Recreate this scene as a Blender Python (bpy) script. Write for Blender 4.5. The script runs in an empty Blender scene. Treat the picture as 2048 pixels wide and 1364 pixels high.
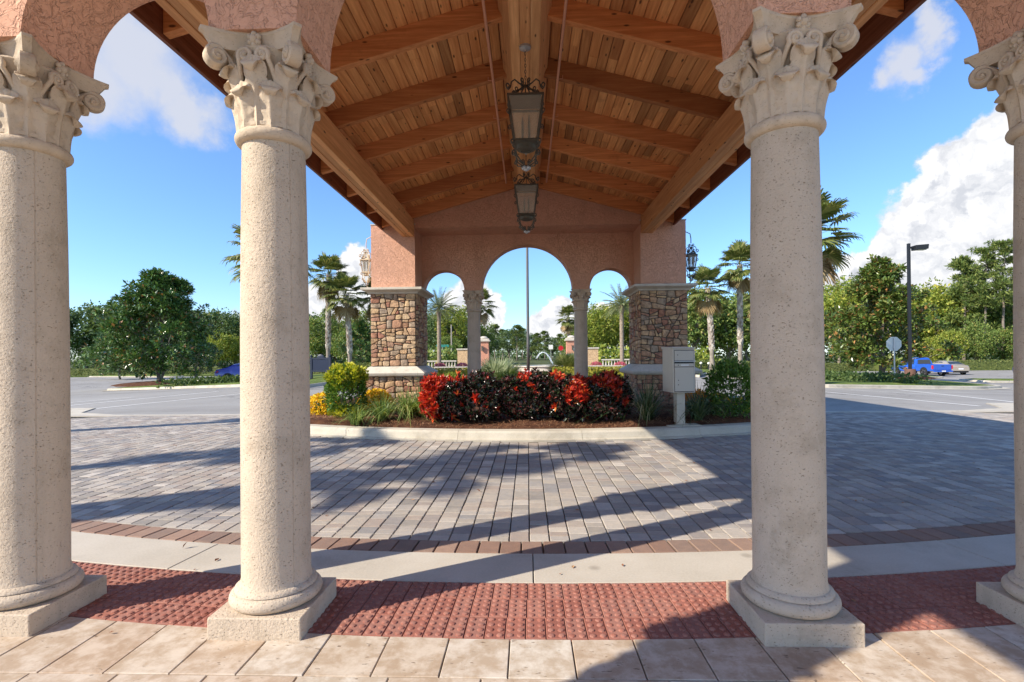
import bpy, math, random
import numpy as np
from math import sin, cos, pi, radians, sqrt, hypot, atan2
from mathutils import Vector, Matrix

scn = bpy.context.scene
COL = scn.collection
rnd = random.Random(7)

# ------------------------------------------------------------------ camera
FPX = 1000.0                                   # focal length for a 2048 px wide frame
def camera():
    th, ph, ro = radians(1.81), radians(0.3), radians(0.5)
    F = Vector((-sin(th) * cos(ph), cos(th) * cos(ph), sin(ph)))
    R = Vector((cos(th), sin(th), 0)); U = R.cross(F)
    R2 = R * cos(ro) - U * sin(ro); U2 = R * sin(ro) + U * cos(ro)
    cd = bpy.data.cameras.new('camera'); co = bpy.data.objects.new('camera', cd)
    COL.objects.link(co)
    m = Matrix((R2, U2, -F)).transposed().to_4x4(); m.translation = (0, 0, 1.4)
    co.matrix_world = m
    cd.sensor_width = 36; cd.sensor_fit = 'HORIZONTAL'; cd.lens = 36 * FPX / 2048
    cd.shift_y = 25.0 / 2048; cd.clip_start = 0.05; cd.clip_end = 3000
    scn.camera = co
camera()

# ------------------------------------------------------------------ light
SUN_EL = radians(34.6)
SUN_H = Vector((-0.872, -0.489)).normalized()     # horizontal direction towards the sun
EXPOSURE = 1.52
SKY_STRENGTH = 0.091
SUN_STRENGTH = 2.6

def build_world():
    w = bpy.data.worlds.new('World'); scn.world = w; w.use_nodes = True
    nt = w.node_tree; nt.nodes.clear(); N = nt.nodes.new; L = nt.links.new
    out = N('ShaderNodeOutputWorld'); bg = N('ShaderNodeBackground'); L(bg.outputs[0], out.inputs[0])
    sky = N('ShaderNodeTexSky'); sky.sky_type = 'NISHITA'; sky.sun_disc = False
    sky.sun_elevation = SUN_EL; sky.sun_rotation = atan2(SUN_H.x, SUN_H.y)
    sky.altitude = 0; sky.air_density = 1.0; sky.dust_density = 0.3; sky.ozone_density = 8.0
    tc = N('ShaderNodeTexCoord'); sep = N('ShaderNodeSeparateXYZ'); L(tc.outputs['Generated'], sep.inputs[0])
    def M(op, a, b=None, c=None, clamp=False):
        n = N('ShaderNodeMath'); n.operation = op; n.use_clamp = clamp
        for i, v in enumerate((a, b, c)):
            if v is None: continue
            if isinstance(v, (int, float)): n.inputs[i].default_value = v
            else: L(v, n.inputs[i])
        return n.outputs[0]
    def MR(v, a, b, c=0.0, d=1.0):
        n = N('ShaderNodeMapRange'); n.interpolation_type = 'SMOOTHSTEP'
        L(v, n.inputs[0])
        for i, q in enumerate((a, b, c, d)): n.inputs[i + 1].default_value = q
        return n.outputs[0]
    az = M('ARCTAN2', sep.outputs[0], sep.outputs[1]); el = M('ARCSINE', sep.outputs[2])
    comb = N('ShaderNodeCombineXYZ'); L(az, comb.inputs[0]); L(el, comb.inputs[1])
    def noise(vec, scale, detail, rough=0.55, col=False):
        n = N('ShaderNodeTexNoise'); n.inputs['Scale'].default_value = scale
        n.inputs['Detail'].default_value = detail; n.inputs['Roughness'].default_value = rough
        L(vec, n.inputs['Vector']); return n.outputs['Color' if col else 'Fac']
    def VM(op, a, b, c=None):
        n = N('ShaderNodeVectorMath'); n.operation = op
        for i, v in enumerate((a, b, c)):
            if v is None: continue
            if isinstance(v, tuple): n.inputs[i].default_value = v
            else: L(v, n.inputs[i])
        return n.outputs
    def warped(amount, scale, detail):
        c = noise(comb.outputs[0], scale, detail, 0.62, True)
        return VM('MULTIPLY_ADD', VM('SUBTRACT', c, (0.5, 0.5, 0.5))[0], (amount, amount, 0), comb.outputs[0])[0]
    def blobs(vec, lst):
        cur = None
        for (a, e, ra, re) in lst:
            v = VM('MULTIPLY_ADD', vec, (1 / ra, 1 / re, 0), (-a / ra, -e / re, 0))[0]
            n = N('ShaderNodeVectorMath'); n.operation = 'LENGTH'; L(v, n.inputs[0])
            cur = n.outputs['Value'] if cur is None else M('SMOOTH_MIN', cur, n.outputs['Value'], 0.25)
        return cur
    crisp = [(0.775, 0.27, .075, .075), (0.70, 0.235, .075, .062), (0.66, 0.17, .075, .06), (0.60, 0.135, .06, .045),
             (0.82, 0.14, .2, .13), (0.70, 0.08, .16, .075), (0.93, 0.20, .16, .13), (0.55, 0.08, .06, .04), (0.80, 0.315, .05, .03), (0.535, 0.105, .05, .035), (0.50, 0.06, .07, .035), (0.62, 0.155, .05, .04),
             (-0.335, 0.170, .036, .050), (-0.37, 0.085, .075, .060), (-0.30, 0.11, .05, .07),
             (-0.085, 0.075, .040, .075), (-0.12, 0.10, .045, .055), (0.065, 0.075, .045, .045), (0.115, 0.055, .04, .05), (0.03, 0.06, .03, .03),
             (0.165, 0.06, .05, .04), (-0.80, 0.115, .035, .035),
             (1.55, 0.22, .2, .12), (2.4, 0.16, .22, .1), (-1.5, 0.18, .2, .1), (-2.2, 0.2, .24, .12), (3.0, 0.25, .2, .1)]
    soft = [(-0.675, 0.455, .10, .075), (-0.735, 0.405, .09, .065), (-0.60, 0.40, .06, .05), (-0.625, 0.43, .05, .045), (-0.73, 0.49, .06, .06), (-0.78, 0.44, .06, .05),
            (0.638, 0.432, .036, .045), (0.670, 0.468, .028, .040), (0.612, 0.413, .026, .024), (0.655, 0.415, .03, .025),
            (-0.45, 0.05, .3, .03), (0.35, 0.05, .25, .03), (-1.7, 0.55, .2, .09), (1.7, 0.6, .2, .09), (2.9, 0.55, .2, .1), (-2.6, .6, .2, .1)]
    v1 = warped(0.085, 16, 6); v2 = warped(0.11, 14, 7)
    d1 = blobs(v1, crisp); d2 = blobs(v2, soft)
    a1 = MR(d1, 1.10, 0.90)
    a2 = M('MULTIPLY', MR(d2, 1.2, 0.3), 0.86)
    alpha = M('MAXIMUM', a1, a2)
    # billow relief: compare noise with noise shifted towards the light
    n0 = noise(v1, 30, 5, 0.55)
    n1 = noise(VM('ADD', v1, (-0.010, 0.012, 0))[0], 30, 5, 0.55)
    rel = M('MULTIPLY', M('SUBTRACT', n0, n1), 3.2)
    nl = noise(v1, 11, 3, 0.5)
    body = M('ADD', M('MULTIPLY', MR(d1, 0.15, 0.95), 0.35), M('MULTIPLY', nl, 0.55))
    shade = M('ADD', M('ADD', body, rel), 0.24, clamp=True)
    ramp = N('ShaderNodeMix'); ramp.data_type = 'RGBA'
    L(shade, ramp.inputs[0]); ramp.inputs[6].default_value = (2.75, 2.85, 3.1, 1); ramp.inputs[7].default_value = (4.2, 4.2, 4.25, 1)
    sm = N('ShaderNodeMix'); sm.data_type = 'RGBA'; L(a1, sm.inputs[0]); sm.inputs[6].default_value = (2.9, 2.95, 3.2, 1); L(ramp.outputs[2], sm.inputs[7])
    mix = N('ShaderNodeMix'); mix.data_type = 'RGBA'
    L(alpha, mix.inputs[0]); L(sky.outputs[0], mix.inputs[6]); L(sm.outputs[2], mix.inputs[7])
    L(mix.outputs[2], bg.inputs[0]); bg.inputs[1].default_value = SKY_STRENGTH
    w.cycles.sampling_method = 'MANUAL'; w.cycles.sample_map_resolution = 512
build_world()

sd = bpy.data.lights.new('sun', 'SUN'); so = bpy.data.objects.new('sun', sd); COL.objects.link(so)
sd.energy = SUN_STRENGTH; sd.angle = radians(0.53); sd.color = (1.0, 0.90, 0.76)
sdir = Vector((SUN_H.x * cos(SUN_EL), SUN_H.y * cos(SUN_EL), sin(SUN_EL)))
so.rotation_euler = (-sdir).to_track_quat('-Z', 'Y').to_euler(); so.location = sdir * 60

scn.view_settings.view_transform = 'Standard'; scn.view_settings.look = 'None'
scn.view_settings.exposure = EXPOSURE; scn.view_settings.gamma = 1.0; scn.view_settings.use_curve_mapping = False
scn.render.engine = 'CYCLES'
cy = scn.cycles
cy.use_denoising = True; cy.max_bounces = 10; cy.diffuse_bounces = 7; cy.glossy_bounces = 3; cy.transmission_bounces = 4
cy.transparent_max_bounces = 8; cy.sample_clamp_indirect = 8; cy.caustics_reflective = False; cy.caustics_refractive = False

# ------------------------------------------------------------------ helpers
def G(x, y=0):
    """height of the ground: level in the middle, falling to the parking lots on both sides"""
    return -min(max(0.0, abs(x) - 10) * 0.035, 0.95)

def fast_mesh(name, V, F):
    V = np.asarray(V, dtype=np.float32).reshape(-1, 3)
    me = bpy.data.meshes.new(name)
    me.vertices.add(len(V)); me.vertices.foreach_set('co', V.ravel())
    if isinstance(F, np.ndarray):
        k = F.shape[1]; n = len(F)
        me.loops.add(n * k); me.loops.foreach_set('vertex_index', F.astype(np.int32).ravel())
        me.polygons.add(n); me.polygons.foreach_set('loop_start', np.arange(0, n * k, k, dtype=np.int32))
    else:
        tot = sum(len(f) for f in F); n = len(F)
        me.loops.add(tot); me.loops.foreach_set('vertex_index', np.fromiter((i for f in F for i in f), dtype=np.int32, count=tot))
        ls = np.cumsum([0] + [len(f) for f in F])[:-1].astype(np.int32)
        me.polygons.add(n); me.polygons.foreach_set('loop_start', ls)
    me.polygons.foreach_set('use_smooth', np.zeros(n, dtype=bool))
    me.update(calc_edges=True); me.validate()
    return me

def link(name, data, parent=None, mat=None, loc=None, rot=None, scale=None):
    o = bpy.data.objects.new(name, data); COL.objects.link(o)
    if parent is not None: o.parent = parent
    if mat is not None and data is not None and len(data.materials) == 0: data.materials.append(mat)
    if loc is not None: o.location = loc
    if rot is not None: o.rotation_euler = rot
    if scale is not None: o.scale = scale if hasattr(scale, '__len__') else (scale,) * 3
    return o

def tag(o, label=None, cat=None, group=None, kind=None):
    if label: o['label'] = label
    if cat: o['category'] = cat
    if group: o['group'] = group
    if kind: o['kind'] = kind
    return o

def thing(name, label, cat, loc=(0, 0, 0), rz=0, group=None, scale=None):
    o = link(name, None, loc=loc, rot=(0, 0, rz), scale=scale)
    o.empty_display_size = 0.2
    return tag(o, label, cat, group)

def copy_tree(o, parent=None):
    c = o.copy(); COL.objects.link(c); c.parent = parent
    for ch in list(o.children): copy_tree(ch, c)
    return c

class MB:
    def __init__(s): s.v = []; s.f = []
    def add(s, V, F):
        b = len(s.v); s.v += [tuple(p) for p in V]; s.f += [tuple(i + b for i in f) for f in F]; return s
    def box(s, x0, x1, y0, y1, z0, z1):
        return s.add([(x0, y0, z0), (x1, y0, z0), (x1, y1, z0), (x0, y1, z0), (x0, y0, z1), (x1, y0, z1), (x1, y1, z1), (x0, y1, z1)],
                     [(0, 3, 2, 1), (4, 5, 6, 7), (0, 1, 5, 4), (1, 2, 6, 5), (2, 3, 7, 6), (3, 0, 4, 7)])
    def frustum(s, x0, x1, y0, y1, z0, z1, t):
        return s.add([(x0, y0, z0), (x1, y0, z0), (x1, y1, z0), (x0, y1, z0), (x0 + t, y0 + t, z1), (x1 - t, y0 + t, z1), (x1 - t, y1 - t, z1), (x0 + t, y1 - t, z1)],
                     [(0, 3, 2, 1), (4, 5, 6, 7), (0, 1, 5, 4), (1, 2, 6, 5), (2, 3, 7, 6), (3, 0, 4, 7)])
    def lathe(s, prof, n=32, c=(0, 0, 0), cap=True):
        V = [(c[0] + r * cos(2 * pi * k / n), c[1] + r * sin(2 * pi * k / n), c[2] + z) for r, z in prof for k in range(n)]
        F = [(i * n + k, i * n + (k + 1) % n, (i + 1) * n + (k + 1) % n, (i + 1) * n + k) for i in range(len(prof) - 1) for k in range(n)]
        if cap: F += [tuple(range(n))[::-1], tuple((len(prof) - 1) * n + k for k in range(n))]
        return s.add(V, F)
    def tube(s, pts, r, n=8, cap=True):
        pts = [Vector(p) for p in pts]; R = r if hasattr(r, '__len__') else [r] * len(pts)
        V = []; u = None
        for i, p in enumerate(pts):
            t = (pts[min(i + 1, len(pts) - 1)] - pts[max(i - 1, 0)])
            t = t.normalized() if t.length > 1e-9 else Vector((0, 0, 1))
            if u is None:
                u = t.cross(Vector((0.13, 0.37, 0.92)));
                if u.length < 1e-3: u = t.cross(Vector((1, 0, 0)))
            u = (u - t * u.dot(t)).normalized(); w = t.cross(u)
            V += [tuple(p + (u * cos(2 * pi * k / n) + w * sin(2 * pi * k / n)) * R[i]) for k in range(n)]
        F = [(i * n + k, i * n + (k + 1) % n, (i + 1) * n + (k + 1) % n, (i + 1) * n + k) for i in range(len(pts) - 1) for k in range(n)]
        if cap: F += [tuple(range(n))[::-1], tuple((len(pts) - 1) * n + k for k in range(n))]
        return s.add(V, F)
    def prism(s, poly, a, b, axis='z'):
        """poly: 2-D outline; extruded from a to b along axis (x: (y,z), y: (x,z), z: (x,y))"""
        n = len(poly)
        def P(p, h): return (h, p[0], p[1]) if axis == 'x' else (p[0], h, p[1]) if axis == 'y' else (p[0], p[1], h)
        V = [P(p, a) for p in poly] + [P(p, b) for p in poly]
        F = [tuple(range(n))[::-1], tuple(range(n, 2 * n))] + [(k, (k + 1) % n, n + (k + 1) % n, n + k) for k in range(n)]
        return s.add(V, F)
    def grid(s, P):
        a = len(P); b = len(P[0])
        return s.add([p for r in P for p in r], [(i * b + j, i * b + j + 1, (i + 1) * b + j + 1, (i + 1) * b + j) for i in range(a - 1) for j in range(b - 1)])
    def sphere(s, c, rx, ry, rz, n=12, m=8):
        P = [[(c[0] + rx * sin(pi * i / m) * cos(2 * pi * j / n), c[1] + ry * sin(pi * i / m) * sin(2 * pi * j / n), c[2] - rz * cos(pi * i / m)) for j in range(n + 1)] for i in range(m + 1)]
        return s.grid(P)
    def data(s, name='m', smooth=False, angle=None):
        me = fast_mesh(name, s.v, s.f)
        if smooth:
            me.polygons.foreach_set('use_smooth', np.ones(len(me.polygons), dtype=bool))
            if angle:
                try: me.set_sharp_from_angle(angle=radians(angle))
                except Exception: pass
        return me
    def build(s, name, mat, parent=None, smooth=False, angle=None, **k):
        me = s.data(name, smooth, angle); return link(name, me, parent, mat, **k)

def fix_normals(me):
    import bmesh
    bm = bmesh.new(); bm.from_mesh(me); bmesh.ops.recalc_face_normals(bm, faces=bm.faces); bm.to_mesh(me); bm.free(); return me

def bevel(o, w, seg=2, angle=40):
    m = o.modifiers.new('bevel', 'BEVEL'); m.width = w; m.segments = seg; m.limit_method = 'ANGLE'; m.angle_limit = radians(angle); return o

# ------------------------------------------------------------------ materials
MATS = {}
class NT:
    def __init__(s, name, rough=0.8, spec=0.3):
        s.m = bpy.data.materials.new(name); s.m.use_nodes = True; s.nt = s.m.node_tree; s.nt.nodes.clear()
        s.out = s.N('ShaderNodeOutputMaterial'); s.b = s.N('ShaderNodeBsdfPrincipled'); s.L(s.b.outputs[0], s.out.inputs[0])
        s.b.inputs['Roughness'].default_value = rough; s.b.inputs['Specular IOR Level'].default_value = spec
        s.geo = None; s.tc = None; s.oi = None; MATS[name] = s.m
    def N(s, t): return s.nt.nodes.new(t)
    def L(s, a, b): s.nt.links.new(a, b)
    def pos(s):
        if not s.geo: s.geo = s.N('ShaderNodeNewGeometry')
        return s.geo.outputs['Position']
    def island(s):
        s.pos(); return s.geo.outputs['Random Per Island']
    def obj(s):
        if not s.tc: s.tc = s.N('ShaderNodeTexCoord')
        return s.tc.outputs['Object']
    def orand(s):
        if not s.oi: s.oi = s.N('ShaderNodeObjectInfo')
        return s.oi.outputs['Random']
    def inp(s, sock, v):
        if isinstance(v, (int, float, tuple)): sock.default_value = v
        else: s.L(v, sock)
    def math(s, op, a, b=None, c=None, clamp=False):
        n = s.N('ShaderNodeMath'); n.operation = op; n.use_clamp = clamp
        for i, v in enumerate((a, b, c)):
            if v is not None: s.inp(n.inputs[i], v)
        return n.outputs[0]
    def vmath(s, op, a, b=None, c=None):
        n = s.N('ShaderNodeVectorMath'); n.operation = op
        for i, v in enumerate((a, b, c)):
            if v is not None: s.inp(n.inputs[i], v)
        return n.outputs[0]
    def noise(s, vec, scale, detail=3, rough=0.55, dist=0.0, col=False):
        n = s.N('ShaderNodeTexNoise'); n.inputs['Scale'].default_value = scale; n.inputs['Detail'].default_value = detail
        n.inputs['Roughness'].default_value = rough; n.inputs['Distortion'].default_value = dist
        s.L(vec, n.inputs['Vector']); return n.outputs['Color' if col else 'Fac']
    def voro(s, vec, scale, feature='F1', rand=1.0, out='Distance'):
        n = s.N('ShaderNodeTexVoronoi'); n.feature = feature; n.inputs['Scale'].default_value = scale; n.inputs['Randomness'].default_value = rand
        s.L(vec, n.inputs['Vector']); return n.outputs[out]
    def ramp(s, f, stops, interp='LINEAR'):
        n = s.N('ShaderNodeValToRGB'); cr = n.color_ramp; cr.interpolation = interp
        while len(cr.elements) < len(stops): cr.elements.new(0.5)
        for e, (p, c) in zip(cr.elements, stops):
            e.position = p; e.color = (c[0], c[1], c[2], 1) if hasattr(c, '__len__') else (c, c, c, 1)
        s.L(f, n.inputs[0]); return n.outputs[0]
    def mr(s, v, a, b, c=0.0, d=1.0, smooth=True):
        n = s.N('ShaderNodeMapRange'); n.interpolation_type = 'SMOOTHSTEP' if smooth else 'LINEAR'
        s.L(v, n.inputs[0])
        for i, q in enumerate((a, b, c, d)): n.inputs[i + 1].default_value = q
        return n.outputs[0]
    def mix(s, f, a, b, blend='MIX'):
        n = s.N('ShaderNodeMix'); n.data_type = 'RGBA'; n.blend_type = blend
        s.inp(n.inputs[0], f)
        for i, v in ((6, a), (7, b)):
            if isinstance(v, tuple): n.inputs[i].default_value = (v[0], v[1], v[2], 1)
            else: s.L(v, n.inputs[i])
        return n.outputs[2]
    def color(s, c):
        if isinstance(c, tuple): s.b.inputs['Base Color'].default_value = (c[0], c[1], c[2], 1)
        else: s.L(c, s.b.inputs['Base Color'])
    def bump(s, h, strength=0.4, dist=0.01):
        n = s.N('ShaderNodeBump'); n.inputs['Strength'].default_value = strength; n.inputs['Distance'].default_value = dist
        s.L(h, n.inputs['Height']); s.L(n.outputs[0], s.b.inputs['Normal']); return n

def plain(name, c, rough=0.6, metal=0.0, spec=0.4, var=0.12, scale=6.0, bump=0.0):
    t = NT(name, rough, spec); t.b.inputs['Metallic'].default_value = metal
    n = t.noise(t.pos(), scale, 4)
    t.color(t.mix(n, tuple(x * (1 - var) for x in c), tuple(min(1, x * (1 + var)) for x in c)))
    if bump: t.bump(t.noise(t.pos(), scale * 12, 3), bump, 0.004)
    return t.m

def mat_stucco(name, c):
    t = NT(name, 0.9, 0.2); p = t.pos()
    wv = t.vmath('MULTIPLY_ADD', t.noise(p, 5, 2, col=True), (0.10, 0.10, 0.10), p)
    n1 = t.noise(wv, 17, 3, 0.5, 0.6); n2 = t.noise(wv, 31, 3, 0.55, 0.8)
    lip = t.math('MULTIPLY', t.mr(n1, 0.50, 0.525), t.mr(n1, 0.72, 0.53))
    lip2 = t.math('MULTIPLY', t.mr(n2, 0.52, 0.545), t.mr(n2, 0.74, 0.55))
    h = t.math('ADD', t.math('ADD', lip, t.math('MULTIPLY', lip2, 0.5)), t.math('MULTIPLY', t.noise(p, 140, 2), 0.12))
    big = t.noise(p, 1.3, 4, 0.6)
    cc = t.mix(big, tuple(x * 0.86 for x in c), tuple(x * 1.12 for x in c))
    stn = t.mr(t.noise(t.vmath('MULTIPLY', p, (3.5, 3.5, 0.7)), 1.0, 5, 0.65), 0.48, 0.72); cc = t.mix(t.math('MULTIPLY', stn, 0.35), cc, tuple(x * 0.66 for x in c))
    crev = t.math('MULTIPLY', t.math('MULTIPLY', t.mr(n1, 0.488, 0.498), t.mr(n1, 0.515, 0.502)), 0.42)
    t.color(t.mix(crev, cc, tuple(x * 0.35 for x in c)))
    t.bump(h, 0.85, 0.009); return t.m

def mat_caststone(name, c, pit=1.0, scale=1.0):
    t = NT(name, 0.85, 0.25); p = t.pos()
    wv = t.vmath('MULTIPLY_ADD', t.noise(p, 9 * scale, 2, col=True), (0.03, 0.03, 0.03), p)
    st = t.vmath('MULTIPLY', wv, (1.0, 1.0, 1.7))
    v1 = t.noise(st, 82 * scale, 2, 0.55); v2 = t.voro(st, 46 * scale)
    pits = t.math('MAXIMUM', t.mr(v1, 0.655, 0.70), t.math('MULTIPLY', t.mr(v2, 0.20, 0.12), t.mr(t.noise(p, 22, 2), 0.5, 0.62)))
    big = t.noise(p, 2.2, 5, 0.62); fine = t.noise(p, 75 * scale, 3, 0.65)
    cc = t.mix(big, tuple(x * 0.80 for x in c), tuple(x * 1.12 for x in c))
    cc = t.mix(t.math('MULTIPLY', t.mr(t.noise(p, 5, 5, 0.7), 0.48, 0.70), 0.5), cc, (c[0] * 0.62, c[1] * 0.60, c[2] * 0.56))
    strk = t.mr(t.noise(t.vmath('MULTIPLY', p, (9.0, 9.0, 0.55)), 1.0, 4, 0.6), 0.50, 0.74)
    cc = t.mix(t.math('MULTIPLY', strk, 0.42), cc, (c[0] * 0.60, c[1] * 0.61, c[2] * 0.62))
    cc = t.mix(t.math('MULTIPLY', pits, 0.55 * pit), cc, (c[0] * 0.28, c[1] * 0.24, c[2] * 0.19))
    t.color(cc)
    h = t.math('SUBTRACT', t.math('ADD', t.math('MULTIPLY', fine, 0.9), t.math('MULTIPLY', t.noise(p, 24, 2), 0.4)), t.math('MULTIPLY', pits, 1.1))
    t.bump(h, 0.8 * pit, 0.007); return t.m

def mat_wood(name, axis, lo, hi, lightness=1.0):
    t = NT(name, 0.62, 0.3); o = t.obj()
    off = t.vmath('MULTIPLY', t.cvec(t.orand()), (13.7, 29.1, 7.3))
    p = t.vmath('ADD', o, off)
    s = (2.0, 34.0, 34.0) if axis == 'x' else (34.0, 1.6, 34.0)
    g = t.vmath('MULTIPLY', p, s)
    wv = t.vmath('MULTIPLY_ADD', t.noise(t.vmath('MULTIPLY', p, tuple(q * 0.12 for q in s)), 1, 2, col=True), (2.2, 2.2, 2.2), g)
    grain = t.noise(wv, 1.0, 5, 0.62)
    rings = t.noise(t.vmath('MULTIPLY', p, tuple(q * 0.28 for q in s)), 1.0, 2, 0.5, 1.2)
    f = t.math('ADD', t.math('MULTIPLY', grain, 0.62), t.math('MULTIPLY', rings, 0.38))
    cc = t.ramp(f, [(0.30, lo), (0.52, tuple((a + b) / 2 for a, b in zip(lo, hi))), (0.68, hi)])
    tint = t.ramp(t.orand(), [(0.0, (0.52, 0.47, 0.43)), (0.15, (0.84, 0.78, 0.72)), (0.4, (1.0, 0.95, 0.9)), (0.65, (0.96, 0.84, 0.74)), (0.85, (1.14, 1.08, 1.0)), (1.0, (0.64, 0.54, 0.48))])
    cc = t.mix(1.0, cc, tint, 'MULTIPLY')
    ks = (3.2, 9.0, 9.0) if axis == 'x' else (9.0, 3.2, 9.0)
    kv = t.voro(t.vmath('MULTIPLY', p, ks), 1.0)
    kn = t.math('MULTIPLY', t.mr(kv, 0.15, 0.07), 0.85)
    cc = t.mix(kn, cc, (0.035, 0.014, 0.006))
    stain = t.mr(t.noise(p, 1.7, 5, 0.65), 0.60, 0.78)
    cc = t.mix(t.math('MULTIPLY', stain, 0.42), cc, (lo[0] * 0.45, lo[1] * 0.40, lo[2] * 0.38))
    t.color(cc); t.bump(grain, 0.25, 0.003); return t.m
def _cvec(self, v):
    n = self.N('ShaderNodeCombineXYZ')
    for i in range(3): self.L(v, n.inputs[i])
    return n.outputs[0]
NT.cvec = _cvec

def mat_leaf(name, stops, rough=0.42, spec=0.45, trans=0.28, tcol=None):
    t = NT(name, rough, spec)
    r = t.math('FRACT', t.math('ADD', t.island(), t.math('MULTIPLY', t.orand(), 0.37)))
    c = t.ramp(r, stops, 'LINEAR'); t.color(c)
    if trans > 0:
        tr = t.N('ShaderNodeBsdfTranslucent'); mx = t.N('ShaderNodeMixShader'); mx.inputs[0].default_value = trans
        cb = t.mix(1.0, c, tcol or (1.35, 1.3, 0.6), 'MULTIPLY'); t.L(cb, tr.inputs[0])
        t.L(t.b.outputs[0], mx.inputs[1]); t.L(tr.outputs[0], mx.inputs[2]); t.L(mx.outputs[0], t.out.inputs[0])
    return t.m

def mat_pavers(name, stops, bumps=0.5):
    t = NT(name, 0.88, 0.25); p = t.pos()
    r = t.math('FRACT', t.math('ADD', t.island(), t.orand()))
    c = t.ramp(r, stops)
    n = t.noise(p, 14, 4, 0.65); c = t.mix(t.math('MULTIPLY', t.mr(n, 0.35, 0.75), 0.5), c, t.mix(1.0, c, (1.35, 1.3, 1.2), 'MULTIPLY'))
    d = t.noise(p, 90, 3, 0.6); c = t.mix(t.math('MULTIPLY', t.mr(d, 0.55, 0.7), 0.35), c, t.mix(1.0, c, (0.45, 0.43, 0.42), 'MULTIPLY'))
    big = t.noise(p, 0.8, 3); c = t.mix(t.math('MULTIPLY', big, 0.35), c, t.mix(1.0, c, (0.72, 0.70, 0.68), 'MULTIPLY'))
    t.color(c); t.bump(t.math('ADD', t.math('MULTIPLY', t.noise(p, 30, 2), 0.6), t.noise(p, 120, 3)), bumps, 0.004); return t.m

def mat_ground(name, stops, scale, rough=0.92, fine=60, bumps=0.4, dist=0.006, stain=0.0, speck=0.0, crack=0.0):
    t = NT(name, rough, 0.25); p = t.pos()
    f = t.math('ADD', t.math('MULTIPLY', t.noise(p, scale, 5, 0.6), 0.6), t.math('MULTIPLY', t.noise(p, fine, 3, 0.6), 0.4))
    c = t.ramp(f, stops)
    if stain:
        s1 = t.mr(t.noise(p, scale * 0.45, 6, 0.7, 0.6), 0.50, 0.66); c = t.mix(t.math('MULTIPLY', s1, stain), c, t.mix(1.0, c, (0.62, 0.60, 0.58), 'MULTIPLY'))
        sp = t.mr(t.voro(p, scale * 1.1), 0.10, 0.03); c = t.mix(t.math('MULTIPLY', sp, stain), c, t.mix(1.0, c, (0.45, 0.43, 0.42), 'MULTIPLY'))
    if crack:
        wv = t.vmath('MULTIPLY_ADD', t.noise(p, 1.3, 4, 0.6, col=True), (1.6, 1.6, 0.0), p); ed = t.voro(wv, crack, 'DISTANCE_TO_EDGE')
        c = t.mix(t.math('MULTIPLY', t.math('MULTIPLY', t.mr(ed, 0.012, 0.003), t.mr(t.noise(p, 0.12, 2), 0.45, 0.6)), 0.8), c, (0.06, 0.058, 0.055))
        c = t.mix(t.math('MULTIPLY', t.mr(t.noise(t.vmath('MULTIPLY', p, (0.05, 0.5, 1.0)), 1.0, 3, 0.5), 0.52, 0.68), 0.35), c, t.mix(1.0, c, (0.66, 0.65, 0.64), 'MULTIPLY'))
    if speck: c = t.mix(t.math('MULTIPLY', t.mr(t.noise(p, fine * 2, 2), 0.62, 0.70), speck), c, t.mix(1.0, c, (0.5, 0.47, 0.43), 'MULTIPLY'))
    t.color(c); t.bump(t.noise(p, fine * 1.6, 3), bumps, dist); return t.m

STUCCO = mat_stucco('stucco', (0.71, 0.40, 0.275))
CAST = mat_caststone('cast_stone', (0.585, 0.485, 0.372))
CAPITAL = mat_caststone('capital_stone', (0.61, 0.50, 0.375), 0.6, 1.0)
TRIM = mat_caststone('trim_stone', (0.60, 0.55, 0.46), 0.12)
CONCRETE = mat_ground('concrete', [(0.3, (0.40, 0.36, 0.295)), (0.5, (0.49, 0.445, 0.37)), (0.7, (0.56, 0.515, 0.44))], 1.6, 0.9, 70, 0.3, 0.003, 0.5, 0.3)
KERBC = mat_ground('kerb_concrete', [(0.3, (0.42, 0.38, 0.30)), (0.5, (0.52, 0.475, 0.385)), (0.7, (0.60, 0.55, 0.46))], 2.2, 0.9, 60, 0.3, 0.004, 0.6, 0.3)
ASPHALT = mat_ground('asphalt', [(0.3, (0.26, 0.248, 0.228)), (0.5, (0.31, 0.297, 0.273)), (0.7, (0.37, 0.353, 0.325))], 0.35, 0.9, 30, 0.6, 0.006, 0.6, 0.4, 0.22)
BEDSAND = mat_ground('joint_sand', [(0.3, (0.10, 0.085, 0.068)), (0.7, (0.24, 0.20, 0.16))], 3, 0.95, 80)
LAWN = mat_ground('lawn_grass', [(0.3, (0.06, 0.10, 0.018)), (0.5, (0.13, 0.18, 0.035)), (0.68, (0.24, 0.26, 0.06))], 1.2, 0.95, 30, 0.8, 0.03)
FLOORW = mat_ground('forest_floor', [(0.3, (0.04, 0.06, 0.015)), (0.7, (0.12, 0.13, 0.04))], 0.4, 0.95, 8, 0.8, 0.05)
MULCH = mat_ground('mulch', [(0.3, (0.035, 0.014, 0.008)), (0.5, (0.12, 0.050, 0.026)), (0.7, (0.24, 0.115, 0.06))], 6, 0.95, 75, 1.0, 0.03)
PAINTW = mat_ground('white_road_paint', [(0.3, (0.55, 0.54, 0.5)), (0.6, (0.78, 0.77, 0.73))], 3, 0.8, 60, 0.2)
PAVER = mat_pavers('grey_paver', [(0.0, (0.25, 0.23, 0.21)), (0.2, (0.40, 0.36, 0.31)), (0.4, (0.34, 0.285, 0.245)), (0.55, (0.26, 0.25, 0.245)), (0.75, (0.46, 0.415, 0.36)), (0.9, (0.33, 0.305, 0.28)), (1.0, (0.52, 0.475, 0.42))])
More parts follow.
